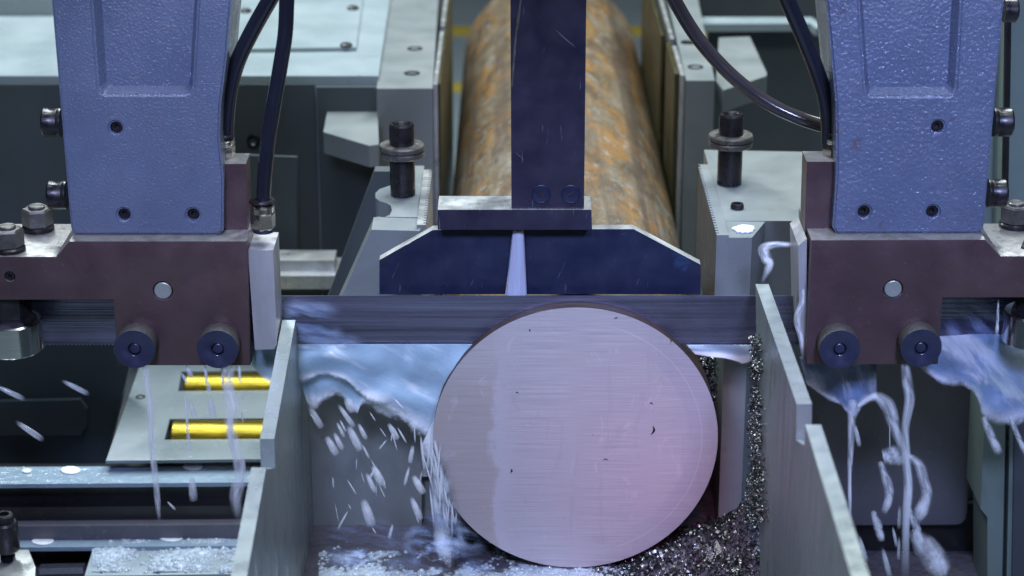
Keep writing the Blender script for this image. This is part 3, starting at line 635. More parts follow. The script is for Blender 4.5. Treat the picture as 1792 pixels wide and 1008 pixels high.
obj('jaw_top', bevel(prism(plan, (0, 0, -.16)), .0015, 2, 40), M['paint'], jl)
obj('jaw_rib', bevel(front([(655, 300), (700, 300), (700, 720), (500, 720), (574, 520)], .31, .02), .002), M['paint_dark'], jl)
obj('jaw_plate', bevel(serrated(-.1590, plan[0].x + .0006, .112, .31, -.10, ZL + .004), .0004, 1), M['machined'], jl)
clampbolt(PZ(705, 341, ZL), 'black socket head clamp bolt with two washers on the left vise jaw', 'clamp bolts on the front vise jaws')

jr = thing('vise_jaw', PZ(1300, 415, ZJ) - Vector((0, 0, .35)), 'right front grey vise jaw with toothed plate and flat wide top', 'vise jaw', 'front vise jaws')
zr = P(1290, 416, .088).z
xi = P(1254, 416, .088).x; x2 = P(1275, 416, .088).x
pf = [PZ(1275, 416, zr), PZ(1316, 416, zr), PZ(1339, 388, zr), PZ(1277, 387, zr)]; pf[-1].x = pf[0].x
obj('jaw_body', bevel(prism(pf, (0, 0, -.34)), .0014), M['paint'], jr)
yb = pf[-1].y + .0008
pb = [PZ(1281, 386, zr), PZ(1420, 386, zr), PZ(1420, 266, zr), PZ(1250, 262, zr)]
pb[0].y = pb[1].y = yb; pb[0].x = pb[3].x = x2 + .0005
obj('jaw_body', bevel(prism(pb, (0, 0, -.34)), .0014), M['paint'], jr)
bm = serrated(xi, x2, .088, .34, .075, zr + .003); jp = obj('jaw_plate', bevel(bm, .0004, 1), [M['paint'], M['bronze']], jr)
for p_ in jp.data.polygons:
    if p_.normal.x < -.5: p_.material_index = 1
c = PZ(1290, 365, zr); bm = new(); lathe(bm, c, (0, 0, 1), [(.0072, -.001), (.0076, .003), (.0066, .006), (.0042, .006), (.0040, .003)], 24); obj('screw', bm, M['black'], jr)
bm = new(); n = 26   # puddle of coolant on the jaw
pp = [PZ(1302 + 19 * math.cos(2 * math.pi * i / n) * (1 + .15 * math.sin(5 * i)), 402 + 6.5 * math.sin(2 * math.pi * i / n) * (1 + .2 * math.sin(3 * i)), zr + .0004) for i in range(n)]
tag(obj('coolant_puddle', bevel(prism(pp, (0, 0, .0016)), .0006), M['coolant']), 'small white coolant puddle on top of the right vise jaw', 'coolant puddle')
clampbolt(PZ(1276, 322, zr), 'black socket head clamp bolt with two washers on the right vise jaw', 'clamp bolts on the front vise jaws')

# ================================================================== REAR VISE JAWS
ZR = .204
def rear(label, pts, wing, wz, wdrop, holes, plates, seam):
    t = thing('rear_jaw', PZ(pts[0][0], pts[0][1], ZR) - Vector((0, 0, .36)), label, 'vise jaw', 'tall rear vise jaws')
    obj('jaw_block', bevel(top(pts, ZR, .36), .002), M['paint'], t)
    obj('wing', bevel(top(wing, wz, wdrop), .0015), M['paint'], t)
    for hx, hy in holes:
        c = PZ(hx, hy, ZR + .0006); bm = new(); lathe(bm, c, (0, 0, 1), [(.0105, -.001), (.0105, .0006), (.0085, .0008), (.0075, -.0006)], 24); obj('bolt_hole', bm, M['black'], t)
    for (x0, x1, y0, y1, z0, z1, m) in plates: obj('liner_plate', bevel(box(x0, x1, y0, y1, z0, z1), .0012), M[m], t)
    return t
pL = [(659, 155), (757, 155), (772, -80), (690, -80)]
fL = PZ(757, 155, ZR); pR0 = PZ(1200, 141, ZR)
rear('tall grey rear vise jaw to the left of the rusty bar', pL, [(577, 172), (660, 172), (663, 253), (646, 255), (566, 231)], .165, .028, [(726, 85), (721, 128)],
     [(fL.x + .0005, fL.x + .006, fL.y + .01, fL.y + .30, -.15, ZR + .003, 'machined'), (fL.x + .0065, fL.x + .0095, fL.y + .02, fL.y + .6, -.15, ZR + .001, 'bronze'),
      (fL.x + .0005, fL.x + .006, fL.y + .33, fL.y + .7, -.15, ZR + .003, 'machined')], 0)
rear('tall grey rear vise jaw to the right of the rusty bar', [(1201, 141), (1251, 141), (1205, -80), (1150, -80)], [(1258, 66), (1312, 64), (1342, 128), (1341, 133), (1266, 158), (1253, 142)], .19, .030, [(1204, 74), (1217, 117)],
     [(pR0.x - .006, pR0.x - .0005, pR0.y + .012, pR0.y + .17, -.15, ZR + .004, 'machined'), (pR0.x - .0125, pR0.x - .0065, pR0.y + .03, pR0.y + .20, -.15, ZR + .001, 'bronze'),
      (pR0.x - .006, pR0.x - .0005, pR0.y + .21, pR0.y + .6, -.15, ZR + .004, 'machined'), (pR0.x - .017, pR0.x - .0128, pR0.y + .24, pR0.y + .7, -.15, ZR + .001, 'bronze')], 0)

# ================================================================== BACK LEFT HOUSING
bh = thing('vise_housing', PZ(300, 133, .21) - Vector((0, 0, .4)), 'long pale topped machine housing behind the left guide arm', 'machine housing')
obj('housing_body', bevel(top([(-120, 133), (662, 133), (700, -120), (-60, -120)], .21, .40), .012, 3), M['bed'], bh)
fy = PZ(300, 133, .21).y
obj('front_cover', bevel(box(P(-120, 300, fy).x, P(556, 300, fy).x, fy - .006, fy - .001, -.24, .2), .002), M['paint_dark'], bh)
obj('front_cover', bevel(box(P(560, 300, fy).x, P(664, 300, fy).x, fy - .012, fy - .001, -.24, .198), .002), M['paint_dark'], bh)
obj('cover_plate', bevel(prism([PZ(x, y, .2105) for x, y in [(390, 92), (623, 89), (634, 10), (640, -60), (400, -60)]], (0, 0, .005)), .0012), M['bed'], bh)
for sx, sy in ((430, 21), (618, 16), (606, 81)):
    c = PZ(sx, sy, .2155); bm = new(); lathe(bm, c, (0, 0, 1), [(.0085, 0), (.0085, .003), (.006, .0045)], 18); obj('screw', bm, M['black'], bh)
c = P(444, 245, fy - .0065); bm = new(); lathe(bm, c, (0, -1, 0), [(.009, -.002), (.009, .001), (.007, .002), (.004, -.001)], 20); obj('screw', bm, M['black'], bh)
bm = box(P(-120, 60, 1.0).x, P(96, 60, 1.0).x, 1.02, 1.5, .2105, .235); obj('side_cover', bevel(bm, .006), M['bed'], bh)
rl = thing('slide_rail', P(515, 505, .50), 'bright machined slide rail behind the left nozzle block', 'slide rail')
obj('rail', bevel(front([(380, 456), (585, 456), (585, 480), (380, 480)], .52, .04), .003), M['machined'], rl)
obj('rail_base', bevel(front([(370, 483), (592, 483), (592, 506), (370, 506)], .50, .07), .003), M['machined'], rl)
tag(obj('bellows_housing', bevel(front([(180, 262), (520, 275), (520, 452), (180, 452)], .60, .005), .001), M['paint_dark']), 'dark upright cover plate low behind the left hose', 'cover plate')

# ================================================================== BACK RIGHT
br = thing('rear_housing', PZ(1330, 30, .15) - Vector((0, 0, .35)), 'dark green grey sheet metal housing behind the curving brown hose', 'machine housing')
yq = PZ(1300, 42, .17).y
obj('housing_panel', bevel(front([(1240, 41), (1418, 41), (1470, 110), (1500, 420), (1240, 420)], yq, .02), .002), M['paint_dark'], br)
obj('housing_lip', bevel(prism([PZ(x, y, .175) for x, y in [(1212, 42), (1418, 41), (1428, 50), (1440, 46), (1420, 30), (1205, 30)]], (0, 0, -.012)), .002), M['bed'], br)
obj('back_panel', bevel(front([(1225, -40), (1520, -40), (1520, 30), (1225, 30)], yq + .3, .02), .002), M['paint_dark'], br)
cg = thing('machine_column', P(1790, 380, .30) - Vector((0, 0, .5)), 'pale green upright machine column at the far right edge', 'machine column')
obj('column_body', bevel(front([(1765, -80), (1900, -80), (1900, 520), (1752, 520)], .26, .2), .006, 3), M['column'], cg)
obj('column_flange', bevel(front([(1700, -80), (1757, -80), (1748, 520), (1700, 520)], .32, .05), .003), M['column'], cg)
bm = tube([P(1765, -60, .25), P(1762, 150, .25), P(1757, 420, .25)], .004, 10); obj('column_seal', bm, M['void'], cg)

# ================================================================== GUARD PLATES
def guard(label, pxs, X, th):
    pts = [PX(x, y, X) for x, y in pxs]
    m = obj('guard_plate', bevel(prism(pts, (th, 0, 0)), .0010, 2), M['guard']); lit_tops(m, M['lit_edge'], .6); tag(m, label, 'guard plate', 'grey chute side plates'); return m
# left: top edge falls gently towards the camera, notch cut in it, rear edge raked
XL = P(517, 560, -.004).x
guard('left grey chute plate with a notch in its bright top edge',
      [(517, 560), (480, 768), (481.5, 818), (468, 822), (466, 818), (420, 1075), (460, 1160), (590, 1160), (572, 1008)], XL, -.0135)
XR = P(1322, 497, -.002).x
guard('right grey chute plate with chips clinging to its back edge',
      [(1322, 497), (1394, 707), (1393, 770), (1407.5, 780), (1409, 743), (1510, 1075), (1470, 1160), (1335, 1160), (1330, 1008)], XR, .0135)

# ================================================================== LOWER LEFT: ROLLER BED AND RAILS
rb = thing('roller_bed', PZ(330, 805, -.12) - Vector((0, 0, .05)), 'pale bed plate with two brass rollers set in slots', 'roller bed')
ZB = -.12
def hplate(outer, Z, th, holes):
    bm = new(); edges = []; loops = []
    for lp in [outer] + holes:
        vs = [bm.verts.new(PZ(x, y, Z)) for x, y in lp]; loops.append(vs)
        for i in range(len(vs)): edges.append(bm.edges.new((vs[i], vs[(i + 1) % len(vs)])))
    bmesh.ops.triangle_fill(bm, edges=edges, use_beauty=True, normal=(0, 0, 1))
    for vs in loops:
        n = len(vs); bk = [bm.verts.new(v.co - Vector((0, 0, th))) for v in vs]
        for i in range(n): bm.faces.new((vs[i], vs[(i + 1) % n], bk[(i + 1) % n], bk[i]))
    return bm
slots = [[(318, 650), (312, 684), (520, 682), (520, 648)], [(297, 733), (288, 769), (520, 767), (520, 731)]]
obj('bed_plate', bevel(hplate([(262, 590), (185, 806), (560, 802), (560, 590)], ZB, .004, slots), .001, 2, 40), M['bed_plate'], rb)
for s in slots:
    a = PZ(s[1][0] + 4, (s[0][1] + s[1][1]) / 2 + 3, ZB); b = PZ(520, a.y, ZB)
    r = .026; y = a.y + .003
    bm = new(); lathe(bm, Vector((a.x + .006, y, ZB - .0165)), (1, 0, 0), [(r - .002, 0), (r, .002), (r, .26), (r - .002, .262)], 32); obj('brass_roller', bm, M['brass'], rb)
c = PZ(246, 695, ZB); bm = new(); lathe(bm, c, (0, 0, 1), [(.006, -.001), (.006, .0008), (.004, .001), (.003, -.001)], 18); obj('screw', bm, M['black'], rb)
bm = box(PZ(-80, 700, ZB).x, PZ(560, 700, ZB).x, PZ(300, 800, ZB).y, .75, -.45, -.20); tag(obj('bed_base', bm, M['backwall']), 'black hollow base under the roller bed', 'machine base')
dp = thing('side_cover', P(90, 800, .33) - Vector((0, 0, .1)), 'dark blue grey cover below the left guide head', 'cover')
obj('cover_panel', bevel(front([(-90, 560), (236, 600), (222, 660), (180, 830), (-90, 830)], .36, .03), .003), M['cover'], dp)
obj('cover_step', bevel(front([(-90, 705), (140, 700), (152, 716), (152, 746), (140, 762), (-90, 762)], .352, .012), .005), M['cover'], dp)
rs = thing('slide_way', PZ(200, 950, -.2) - Vector((0, 0, .08)), 'wet stepped steel slideway with dark grooves at lower left', 'slideway')
def strip(name, y0, y1, Z, drop, m, x1=468, x0=-90): return obj(name, bevel(top([(x0, y1 + 4), (x1, y1), (x1 + 4, y0), (x0, y0 + 4)], Z, drop), .0015), M[m], rs)
strip('way_rail', 814, 844, -.135, .005, 'wet_bed')
strip('way_groove', 846, 885, -.165, .02, 'void')
strip('way_lip', 882, 889, -.170, .02, 'knob')
obj('way_web', box(PZ(-90, 840, -.14).x, PZ(468, 840, -.14).x, PZ(300, 842, -.14).y + .003, PZ(300, 816, -.14).y, -.24, -.1402), M['void'], rs)
strip('way_step', 890, 918, -.182, .02, 'panel')
strip('way_ledge', 918, 955, -.20, .005, 'wet_bed', 440)
strip('way_base', 961, 1060, -.245, .03, 'panel', 440)
obj('way_stop', bevel(top([(163, 958), (440, 952), (440, 1004), (148, 1008)], -.205, .03), .0015), M['bed'], rs)
obj('way_strip', bevel(top([(72, 987), (150, 985), (145, 993), (68, 995)], -.235, .008), .001), M['machined'], rs)
cb = thing('clamp_block', PZ(20, 1000, -.2) - Vector((0, 0, .03)), 'small grey clamp block with a black threaded screw at the lower left corner', 'clamp block')
zc = -.195
obj('block', bevel(top([(-60, 962), (50, 962), (62, 992), (60, 1040), (-60, 1040)], zc, .04), .002), M['machined'], cb)
c = PZ(14, 980, zc); bm = new()
prof = []
for i in range(8): prof += [(.0085, .0016 * i), (.0072, .0016 * i + .0008)]
prof += [(.0085, .0125), (.0135, .0128), (.0145, .015), (.0145, .046), (.0125, .0485), (.0105, .0485), (.0105, .056), (.0090, .0575), (.006, .0575), (.0055, .053)]
lathe(bm, c, (0, 0, 1), prof, 32); obj('threaded_screw', bm, M['black'], cb)

# foam lying on the ledges
def froth(p, amp):
    d = noise.voronoi(p * 150)[0][0]
    return amp * (.35 + noise.noise(p * 22) * .9 + noise.noise(p * 60) * .35 + .35 * (1 - min(1, 2.2 * d * d)))
def foam(name, px, Z, n, amp, label, fade=False):
    bm = new(); x0, x1, y0, y1 = px; nx, ny = n; g = []; hl = bm.verts.layers.float.new('depth')
    for j in range(ny + 1):
        row = []
        for i in range(nx + 1):
            p = PZ(x0 + (x1 - x0) * i / nx, y1 + (y0 - y1) * j / ny, Z)
            h = froth(p, amp)
            if fade: h += amp * (-1.15 + 1.9 * (1 - j / ny) + .5 * noise.noise(p * 18))
            edge = min(i, nx - i, j, ny - j); 
            if edge == 0: h = -.002
            v_ = bm.verts.new(p + Vector((0, 0, h))); v_[hl] = h / amp; row.append(v_)
        g.append(row)
    for j in range(ny):
        for i in range(nx): bm.faces.new((g[j][i], g[j][i + 1], g[j + 1][i + 1], g[j + 1][i]))
    bm.verts.ensure_lookup_table(); nv = len(bm.verts)
    # bubbles as low domes
    for k in range(int(nx * ny * .05)):
        p = PZ(random.uniform(x0, x1), random.uniform(y0, y1), Z); r = random.choice([.001, .0014, .002, .003]) * random.uniform(.7, 1.3)
        h = froth(p, amp)
        if fade: h += amp * (-1.15 + 1.9 * max(0, min(1, (p.y - PZ(900, y1, Z).y) / (PZ(900, y0, Z).y - PZ(900, y1, Z).y) * -1 + 1)) + .5 * noise.noise(p * 18))
        if h < amp * .25: continue
        lathe(bm, p + Vector((0, 0, h - r * .2)), (0, 0, 1), [(r, 0), (r * .8, r * .55), (r * .3, r * .9)], 7)
    for k, v_ in enumerate(bm.verts):
        if k >= nv: v_[hl] = .6
    o = obj(name, bm, M['foam'], ang=60, recalc=False); tag(o, label, 'foam', kind='stuff'); return o
foam('coolant_foam', (160, 438, 955, 1003), -.2052, (230, 44), .0036, 'white coolant foam heaped on the way stop at lower left')
foam('coolant_foam', (215, 436, 920, 953), -.2014, (210, 32), .0022, 'foamy coolant film on the pale ledge at lower left')
def puddle(name, cx, cy, rx, ry, Z, label):
    n = 22; pp = [PZ(cx + rx * math.cos(2 * math.pi * i / n) * (1 + .08 * math.sin(3 * i)), cy + ry * math.sin(2 * math.pi * i / n), Z + .0003) for i in range(n)]
    tag(obj(name, bevel(prism(pp, (0, 0, .0014)), .0006), M['coolant']), label, 'coolant puddle', 'coolant puddles on the left slideway')
LBP = 'small flat white coolant drop lying on the pale left slideway'
for cx, cy, rx, ry, Z in ((124, 824, 17, 6.5, -.135), (47, 825, 8, 3.5, -.135), (338, 817, 17, 6, -.135), (75, 948, 19, 7, -.2), (105, 936, 9, 4, -.2), (40, 933, 13, 6, -.2), (180, 934, 8, 4, -.2), (300, 943, 20, 6, -.2)):
    puddle('coolant_puddle', cx, cy, rx, ry, Z, LBP)

# ================================================================== TRAY, LOWER MIDDLE
ZT = -.158
bm = box(-.30, .20, -.30, .60, ZT - .03, ZT); tag(obj('chip_tray', bm, M['wet']), 'wet dark tray under the round bar', 'tray')
foam('coolant_foam', (556, 1150, 938, 1045), ZT - .0008, (330, 80), .0030, 'pale coolant foam lying on the tray under the bar', fade=True)

# ================================================================== RIGHT LOWER
rp = thing('base_panel', P(1560, 918, .20), 'large dark grey base panel with a rounded lower corner under the right guide head', 'base panel')
pts = [(1340, 600), (1711, 600), (1704, 700), (1692, 895), (1689, 908), (1682, 916), (1672, 918), (1340, 920)]
obj('panel', bevel(front(pts, .20, .012), .003), M['panel'], rp)
obj('frame', bevel(front([(1330, 560), (1724, 560), (1718, 975), (1330, 975)], .2125, .05), .002), M['void'], rp)
bm = prism([PZ(x, y, -.245) for x, y in [(1340, 962), (1722, 962), (1722, 1075), (1340, 1075)]], (0, 0, -.02)); tag(obj('chip_shelf', bevel(bm, .002), M['wet']), 'wet purple brown shelf under the dark base panel', 'shelf')
lc = thing('base_column', P(1745, 1000, .1), 'pale green base column beside the dark panel at lower right', 'machine column')
obj('column_body', bevel(front([(1724, 722), (1760, 722), (1752, 1080), (1728, 1080), (1728, 905), (1716, 890)], .10, .08), .003), M['column'], lc)
obj('column_edge', bevel(front([(1768, 735), (1779, 735), (1772, 1080), (1760, 1080)], .095, .08), .002), M['column'], lc)
obj('column_recess', front([(1740, 722), (1792, 722), (1792, 1080), (1740, 1080)], .115, .04), M['backwall'], lc)
tag(obj('black_cover', bevel(front([(1776, 730), (1900, 730), (1900, 1080), (1770, 1080)], .09, .05), .004), M['backwall']), 'black cover at the lower right corner', 'cover')
c = P(1700, 864, .205); bm = new(); lathe(bm, c, (0, -1, 0), [(.012, -.004), (.012, .003), (.009, .0035), (.007, -.002)], 24); obj('plug', bm, M['panel'], rp)

# ================================================================== CHIPS
def chips(label, spots):
    bm = new()
    for p, s in spots:
        r = s * random.uniform(.5, 1.2); wd = s * random.uniform(.35, .7)
        m = Matrix.Rotation(random.uniform(0, 6.28), 4, 'Z') @ Matrix.Rotation(random.uniform(0, 6.28), 4, 'X') @ Matrix.Rotation(random.uniform(0, 6.28), 4, 'Y')
        n = 5; sweep = random.uniform(2, 4.5); prev = None; pitch = random.uniform(-.3, .3) * s
        for k in range(n + 1):
            a = sweep * k / n; rr = r * (1 - .35 * k / n)
            q0 = p + (m @ Vector((rr * math.cos(a), rr * math.sin(a), pitch * k))); q1 = p + (m @ Vector((rr * math.cos(a), rr * math.sin(a), pitch * k + wd)))
            v = (bm.verts.new(q0), bm.verts.new(q1))
            if prev: bm.faces.new((prev[0], v[0], v[1], prev[1]))
            prev = v
    o = obj('metal_chips', bm, M['chip'], ang=80, recalc=False); tag(o, label, 'metal chips', kind='stuff'); return o
sp = []
xw = XR - .002
xe = XR + .05
def heap(x, y):
    u = min(1.15, max(0, (x - .015) / (xw - .015))); f = max(0, 1 - abs(y + .005) / (.135 if y < -.005 else .115))
    return -.013 + .012 * f + .079 * u ** 1.5 * f ** .8 + .012 * noise.noise(Vector((x * 28, y * 28, 0))) + .006 * noise.noise(Vector((x * 70, y * 70, 3)))
for k in range(8500):
    u, v = random.random(), random.random()
    x = .02 + (xe - .02) * (u ** .75); y = -.14 + v * .24
    hmax = heap(x, y)
    if x < .16 and y > -.004 and (x * x + (ZT + hmax) ** 2) < .155 ** 2: hmax *= .4
    sp.append((Vector((x, y, ZT + hmax * (1 - .25 * random.random() ** 3))), random.choice([.0022, .0030, .0042, .0055])))
chips('heap of curled steel chips piled between the bar and the right chute plate', sp)
bm = new()   # the heap's own body under the loose chips
g = []
for j in range(20):
    row = []
    for i in range(24):
        x = .02 + (xe - .02) * i / 23; y = -.14 + .24 * j / 19; v = j / 19
        h = heap(x, y) - .002
        row.append(bm.verts.new((x, y, ZT + h)))
    g.append(row)
for j in range(19):
    for i in range(23): bm.faces.new((g[j][i], g[j][i + 1], g[j + 1][i + 1], g[j + 1][i]))
tag(obj('chip_heap', bm, M['wet'], recalc=False), 'dark wet core of the chip heap beside the bar', 'metal chips', kind='stuff')
sp = []
for k in range(2600):
    t = random.random(); py = 585 + t * 330
    if noise.noise(Vector((py * .035, 7, 0))) + .55 * t < random.uniform(-.35, .35): continue
    wdt = 5 + 10 * abs(noise.noise(Vector((t * 9, 0, 0)))) + 12 * t ** 3
    px = 1326 - 4 + random.gauss(0, .55) * wdt
    q = PX(min(px, 1345), py, XR - random.uniform(.0005, .006)); sp.append((q, random.choice([.0016, .0024, .0034])))
chips('fine steel chips clinging along the back edge of the right chute plate', sp)
sp = []
for k in range(500):
    q = P(random.uniform(1216, 1250), random.uniform(628, 705), .05 + random.uniform(0, .02)); sp.append((q, .0042))
chips('bright curled chips caught between bar and right vise jaw', sp)

# ================================================================== COOLANT IN FLIGHT
def sheet(label, tops, bots, Y, m, nr=12, wob=.010, cat='coolant splash', group=None):
    """thin wavy curtain of liquid with thickness; u runs along it, v from its top to its lower lip"""
    bm = new(); n = 48; uvl = bm.loops.layers.uv.new('UVMap'); uv = {}
    tp = smooth_path([Vector((x, y, 0)) for x, y in tops], 10); bp = smooth_path([Vector((x, y, 0)) for x, y in bots], 10)
    def samp(p, t):
        q = t * (len(p) - 1); i = min(int(q), len(p) - 2); return p[i].lerp(p[i + 1], q - i)
    fr, bk = [], []
    for i in range(n + 1):
        t = i / n; a = samp(tp, t); b = samp(bp, t); b = b + (b - a) * .10; rf, rb_ = [], []
        for j in range(nr + 1):
            q = j / nr; c = a.lerp(b, q)
            dz = noise.noise(Vector((c.x * .018, c.y * .025, Y * 10))) * wob * min(1, q * 3)
            p = P(c.x, c.y, Y + dz); v1 = bm.verts.new(p); v2 = bm.verts.new(p + Vector((0, .0015 + .002 * q ** 3, 0))); uv[v1] = uv[v2] = (t, q); rf.append(v1); rb_.append(v2)
        fr.append(rf); bk.append(rb_)
    for i in range(n):
        for j in range(nr):
            bm.faces.new((fr[i][j], fr[i + 1][j], fr[i + 1][j + 1], fr[i][j + 1])); bm.faces.new((bk[i][j], bk[i][j + 1], bk[i + 1][j + 1], bk[i + 1][j]))
        bm.faces.new((fr[i][nr], fr[i + 1][nr], bk[i + 1][nr], bk[i][nr])); bm.faces.new((fr[i][0], bk[i][0], bk[i + 1][0], fr[i + 1][0]))
    for j in range(nr):
        bm.faces.new((fr[0][j], fr[0][j + 1], bk[0][j + 1], bk[0][j])); bm.faces.new((fr[n][j], bk[n][j], bk[n][j + 1], fr[n][j + 1]))
    for f in bm.faces:
        for l in f.loops: l[uvl].uv = uv[l.vert]
    return tag(obj('coolant_splash', bm, M[m], ang=80), label, cat, group)
sheet('broad pale blue coolant splash hanging below the blade left of the bar', [(500, 603), (600, 603), (720, 603), (838, 603)],
      [(522, 668), (560, 655), (600, 660), (632, 688), (665, 704), (700, 724), (730, 748), (764, 770)], .012, 'splash')
sheet('second torn coolant curtain behind the broad left splash', [(505, 604), (600, 604), (740, 604)],
      [(535, 700), (548, 705), (590, 690), (622, 720), (640, 705), (700, 735)], .030, 'splash')
sheet('narrow white coolant wave under the blade right of the bar', [(1200, 604), (1260, 604), (1326, 604)], [(1215, 620), (1240, 624), (1275, 628), (1300, 636), (1326, 626)], .012, 'wave', wob=.006)
sheet('violet coolant veil hanging under the right guide head by the chute plate', [(1398, 625), (1460, 628), (1536, 628)], [(1408, 668), (1440, 690), (1468, 706), (1494, 728), (1512, 705), (1536, 690)], -.01, 'veil')
sheet('large torn coolant splash flying off the blade at the right edge', [(1635, 590), (1720, 585), (1810, 590)], [(1605, 640), (1650, 668), (1685, 674), (1708, 690), (1722, 724), (1755, 736), (1815, 730)], -.005, 'splash_right')
sheet('coolant fan spraying behind the left chute plate', [(436, 606), (462, 606), (500, 606)], [(440, 640), (462, 664), (492, 680)], -.0, 'splash')
sheet('white coolant running down the left edge of the bar behind its face', [(806, 640), (820, 622), (842, 606)], [(742, 770), (752, 785), (770, 790)], .008, 'run', wob=.003)
GM = 'coolant mist dragged along the blade'
sheet('faint bluish coolant mist on the blade beside the left nozzle block', [(486, 524), (540, 518), (600, 525)], [(486, 604), (540, 604), (610, 604)], .0105, 'mist', wob=.003, cat='coolant mist', group=GM)
sheet('bright wisp of coolant mist low on the blade behind the left chute plate', [(500, 562), (560, 570), (640, 590)], [(500, 606), (570, 612), (650, 612)], .008, 'mist', wob=.003, cat='coolant mist', group=GM)
sheet('slanting veil of coolant mist behind the right guide head', [(1648, 522), (1700, 522), (1770, 535)], [(1650, 612), (1715, 615), (1792, 618)], .006, 'mist_right', wob=.004, cat='coolant mist', group=GM)
def rope_mat():
    m = bpy.data.materials.new('coolant_rope'); m.use_nodes = True; nt = m.node_tree; N = nt.nodes; L = nt.links; b = N['Principled BSDF']
    tc = N.new('ShaderNodeTexCoord'); sx = N.new('ShaderNodeSeparateXYZ'); L.new(tc.outputs['UV'], sx.inputs[0])
    def mr(x, a, c, t0=0., t1=1.):
        n = N.new('ShaderNodeMapRange'); n.interpolation_type = 'SMOOTHSTEP'
        for k, q in zip((1, 2, 3, 4), (a, c, t0, t1)): n.inputs[k].default_value = q
        L.new(x, n.inputs[0]); return n.outputs[0]
    def mu(a, c):
        n = N.new('ShaderNodeMath'); n.operation = 'MULTIPLY'; L.new(a, n.inputs[0]); L.new(c, n.inputs[1]); return n.outputs[0]
    def nz(st, sc, det=4):
        mp = N.new('ShaderNodeMapping'); mp.inputs['Scale'].default_value = st; L.new(tc.outputs['UV'], mp.inputs[0])
        oi = N.new('ShaderNodeObjectInfo'); ad = N.new('ShaderNodeVectorMath'); ad.operation = 'ADD'; L.new(mp.outputs[0], ad.inputs[0]); L.new(oi.outputs['Location'], ad.inputs[1])
        n = N.new('ShaderNodeTexNoise'); n.inputs['Scale'].default_value = sc; n.inputs['Detail'].default_value = det; n.inputs['Distortion'].default_value = .4; L.new(ad.outputs[0], n.inputs[0]); return n.outputs['Fac']
    al = mu(mr(sx.outputs[1], .0, .38), mr(sx.outputs[1], .62, 1., 1., 0.))
    al = mu(al, mu(mr(sx.outputs[0], 0, .02), mr(sx.outputs[0], .8, 1, 1, 0)))
    al = mu(al, mr(nz((3, 1.2, 1), 1.3, 2), .31, .66, .14, .90)); al = mu(al, mr(nz((1.0, 4, 1), 1.5, 2), .3, .6, .65, 1))
    L.new(al, b.inputs['Alpha']); b.inputs['Base Color'].default_value = (.76, .79, .84, 1); b.inputs['Roughness'].default_value = .3
    return m
M['rope'] = rope_mat()
def stream(label, pxs, wds, Y):
    """falling rope of liquid: lens-shaped section that swells and thins along its path"""
    bm = new(); uvl = bm.loops.layers.uv.new('UVMap'); uv = {}
    path = smooth_path([Vector((x, y, 0)) for x, y in pxs], 6); n = len(path); rings = []
    for k, p in enumerate(path):
        t = (path[min(k + 1, n - 1)] - path[max(k - 1, 0)]).normalized(); nr = Vector((t.y, -t.x, 0))
        q = k / (n - 1) * (len(wds) - 1); i = min(int(q), len(wds) - 2); w_ = (wds[i] * (1 - (q - i)) + wds[i + 1] * (q - i)) * 1.4 + 1.2
        fr, bk = [], []
        for j in range(9):
            v = j / 8; c = p + nr * (v - .5) * w_; th = max(0, math.sin(math.pi * v)) * w_ / SC * .28 + .0001
            a = P(c.x, c.y, Y); f_ = bm.verts.new(a - Vector((0, th, 0))); b_ = bm.verts.new(a + Vector((0, th, 0))); uv[f_] = uv[b_] = (k / (n - 1), v); fr.append(f_); bk.append(b_)
        rings.append((fr, bk))
    for (f0, b0), (f1, b1) in zip(rings, rings[1:]):
        for j in range(8):
            bm.faces.new((f0[j], f0[j + 1], f1[j + 1], f1[j])); bm.faces.new((b0[j], b1[j], b1[j + 1], b0[j + 1]))
        bm.faces.new((f0[0], f1[0], b1[0], b0[0])); bm.faces.new((f0[8], b0[8], b1[8], f1[8]))
    for f in bm.faces:
        for l in f.loops: l[uvl].uv = uv[l.vert]
    tag(obj('coolant_stream', bm, M['rope'], ang=80), label, 'coolant stream')
stream('thin white coolant stream below the leftmost knob', [(254, 640), (258, 680), (264, 730), (266, 780), (271, 830), (276, 880), (279, 915)], [10, 9, 12, 8, 10, 8, 5], -.07)
stream('thick white coolant stream below the second knob from the left', [(399, 640), (400, 680), (406, 715), (404, 750), (414, 790), (419, 830), (413, 870), (418, 915)], [19, 18, 25, 17, 16, 18, 20, 9], -.07)
stream('hair thin coolant thread left of the thick left stream', [(324, 692), (328, 740), (331, 800)], [3, 5, 6], -.06)
stream('short coolant thread under the left guide head', [(358, 640), (362, 665), (368, 690)], [5, 6, 8], -.06)
stream('short coolant thread close beside the thick left stream', [(387, 640), (391, 670), (395, 690)], [5, 5, 3], -.06)
stream('short coolant thread left of the chute plate edge', [(418, 640), (420, 662), (422, 670)], [4, 6, 3], -.06)
stream('thick violet white coolant stream below the rightmost knob', [(1584, 636), (1588, 670), (1592, 700), (1584, 750), (1586, 800), (1590, 850), (1586, 910), (1584, 1030)], [12, 16, 15, 11, 13, 14, 12, 13], -.07)
stream('coolant arc joining the thick right stream from its left', [(1500, 712), (1530, 694), (1552, 708), (1564, 740), (1576, 775), (1588, 815)], [6, 14, 22, 18, 12, 8], -.05)
stream('thin coolant thread falling left of the right stream', [(1492, 700), (1490, 760), (1487, 830), (1488, 920)], [16, 10, 6, 4], -.04)
stream('curved coolant rope right of the thick right stream', [(1586, 796), (1608, 812), (1616, 840), (1622, 866), (1612, 895), (1604, 915)], [8, 16, 15, 16, 20, 10], -.06)
stream('ragged coolant rope low left of the right stream', [(1540, 808), (1552, 842), (1556, 870), (1546, 900)], [8, 14, 13, 10], -.05)
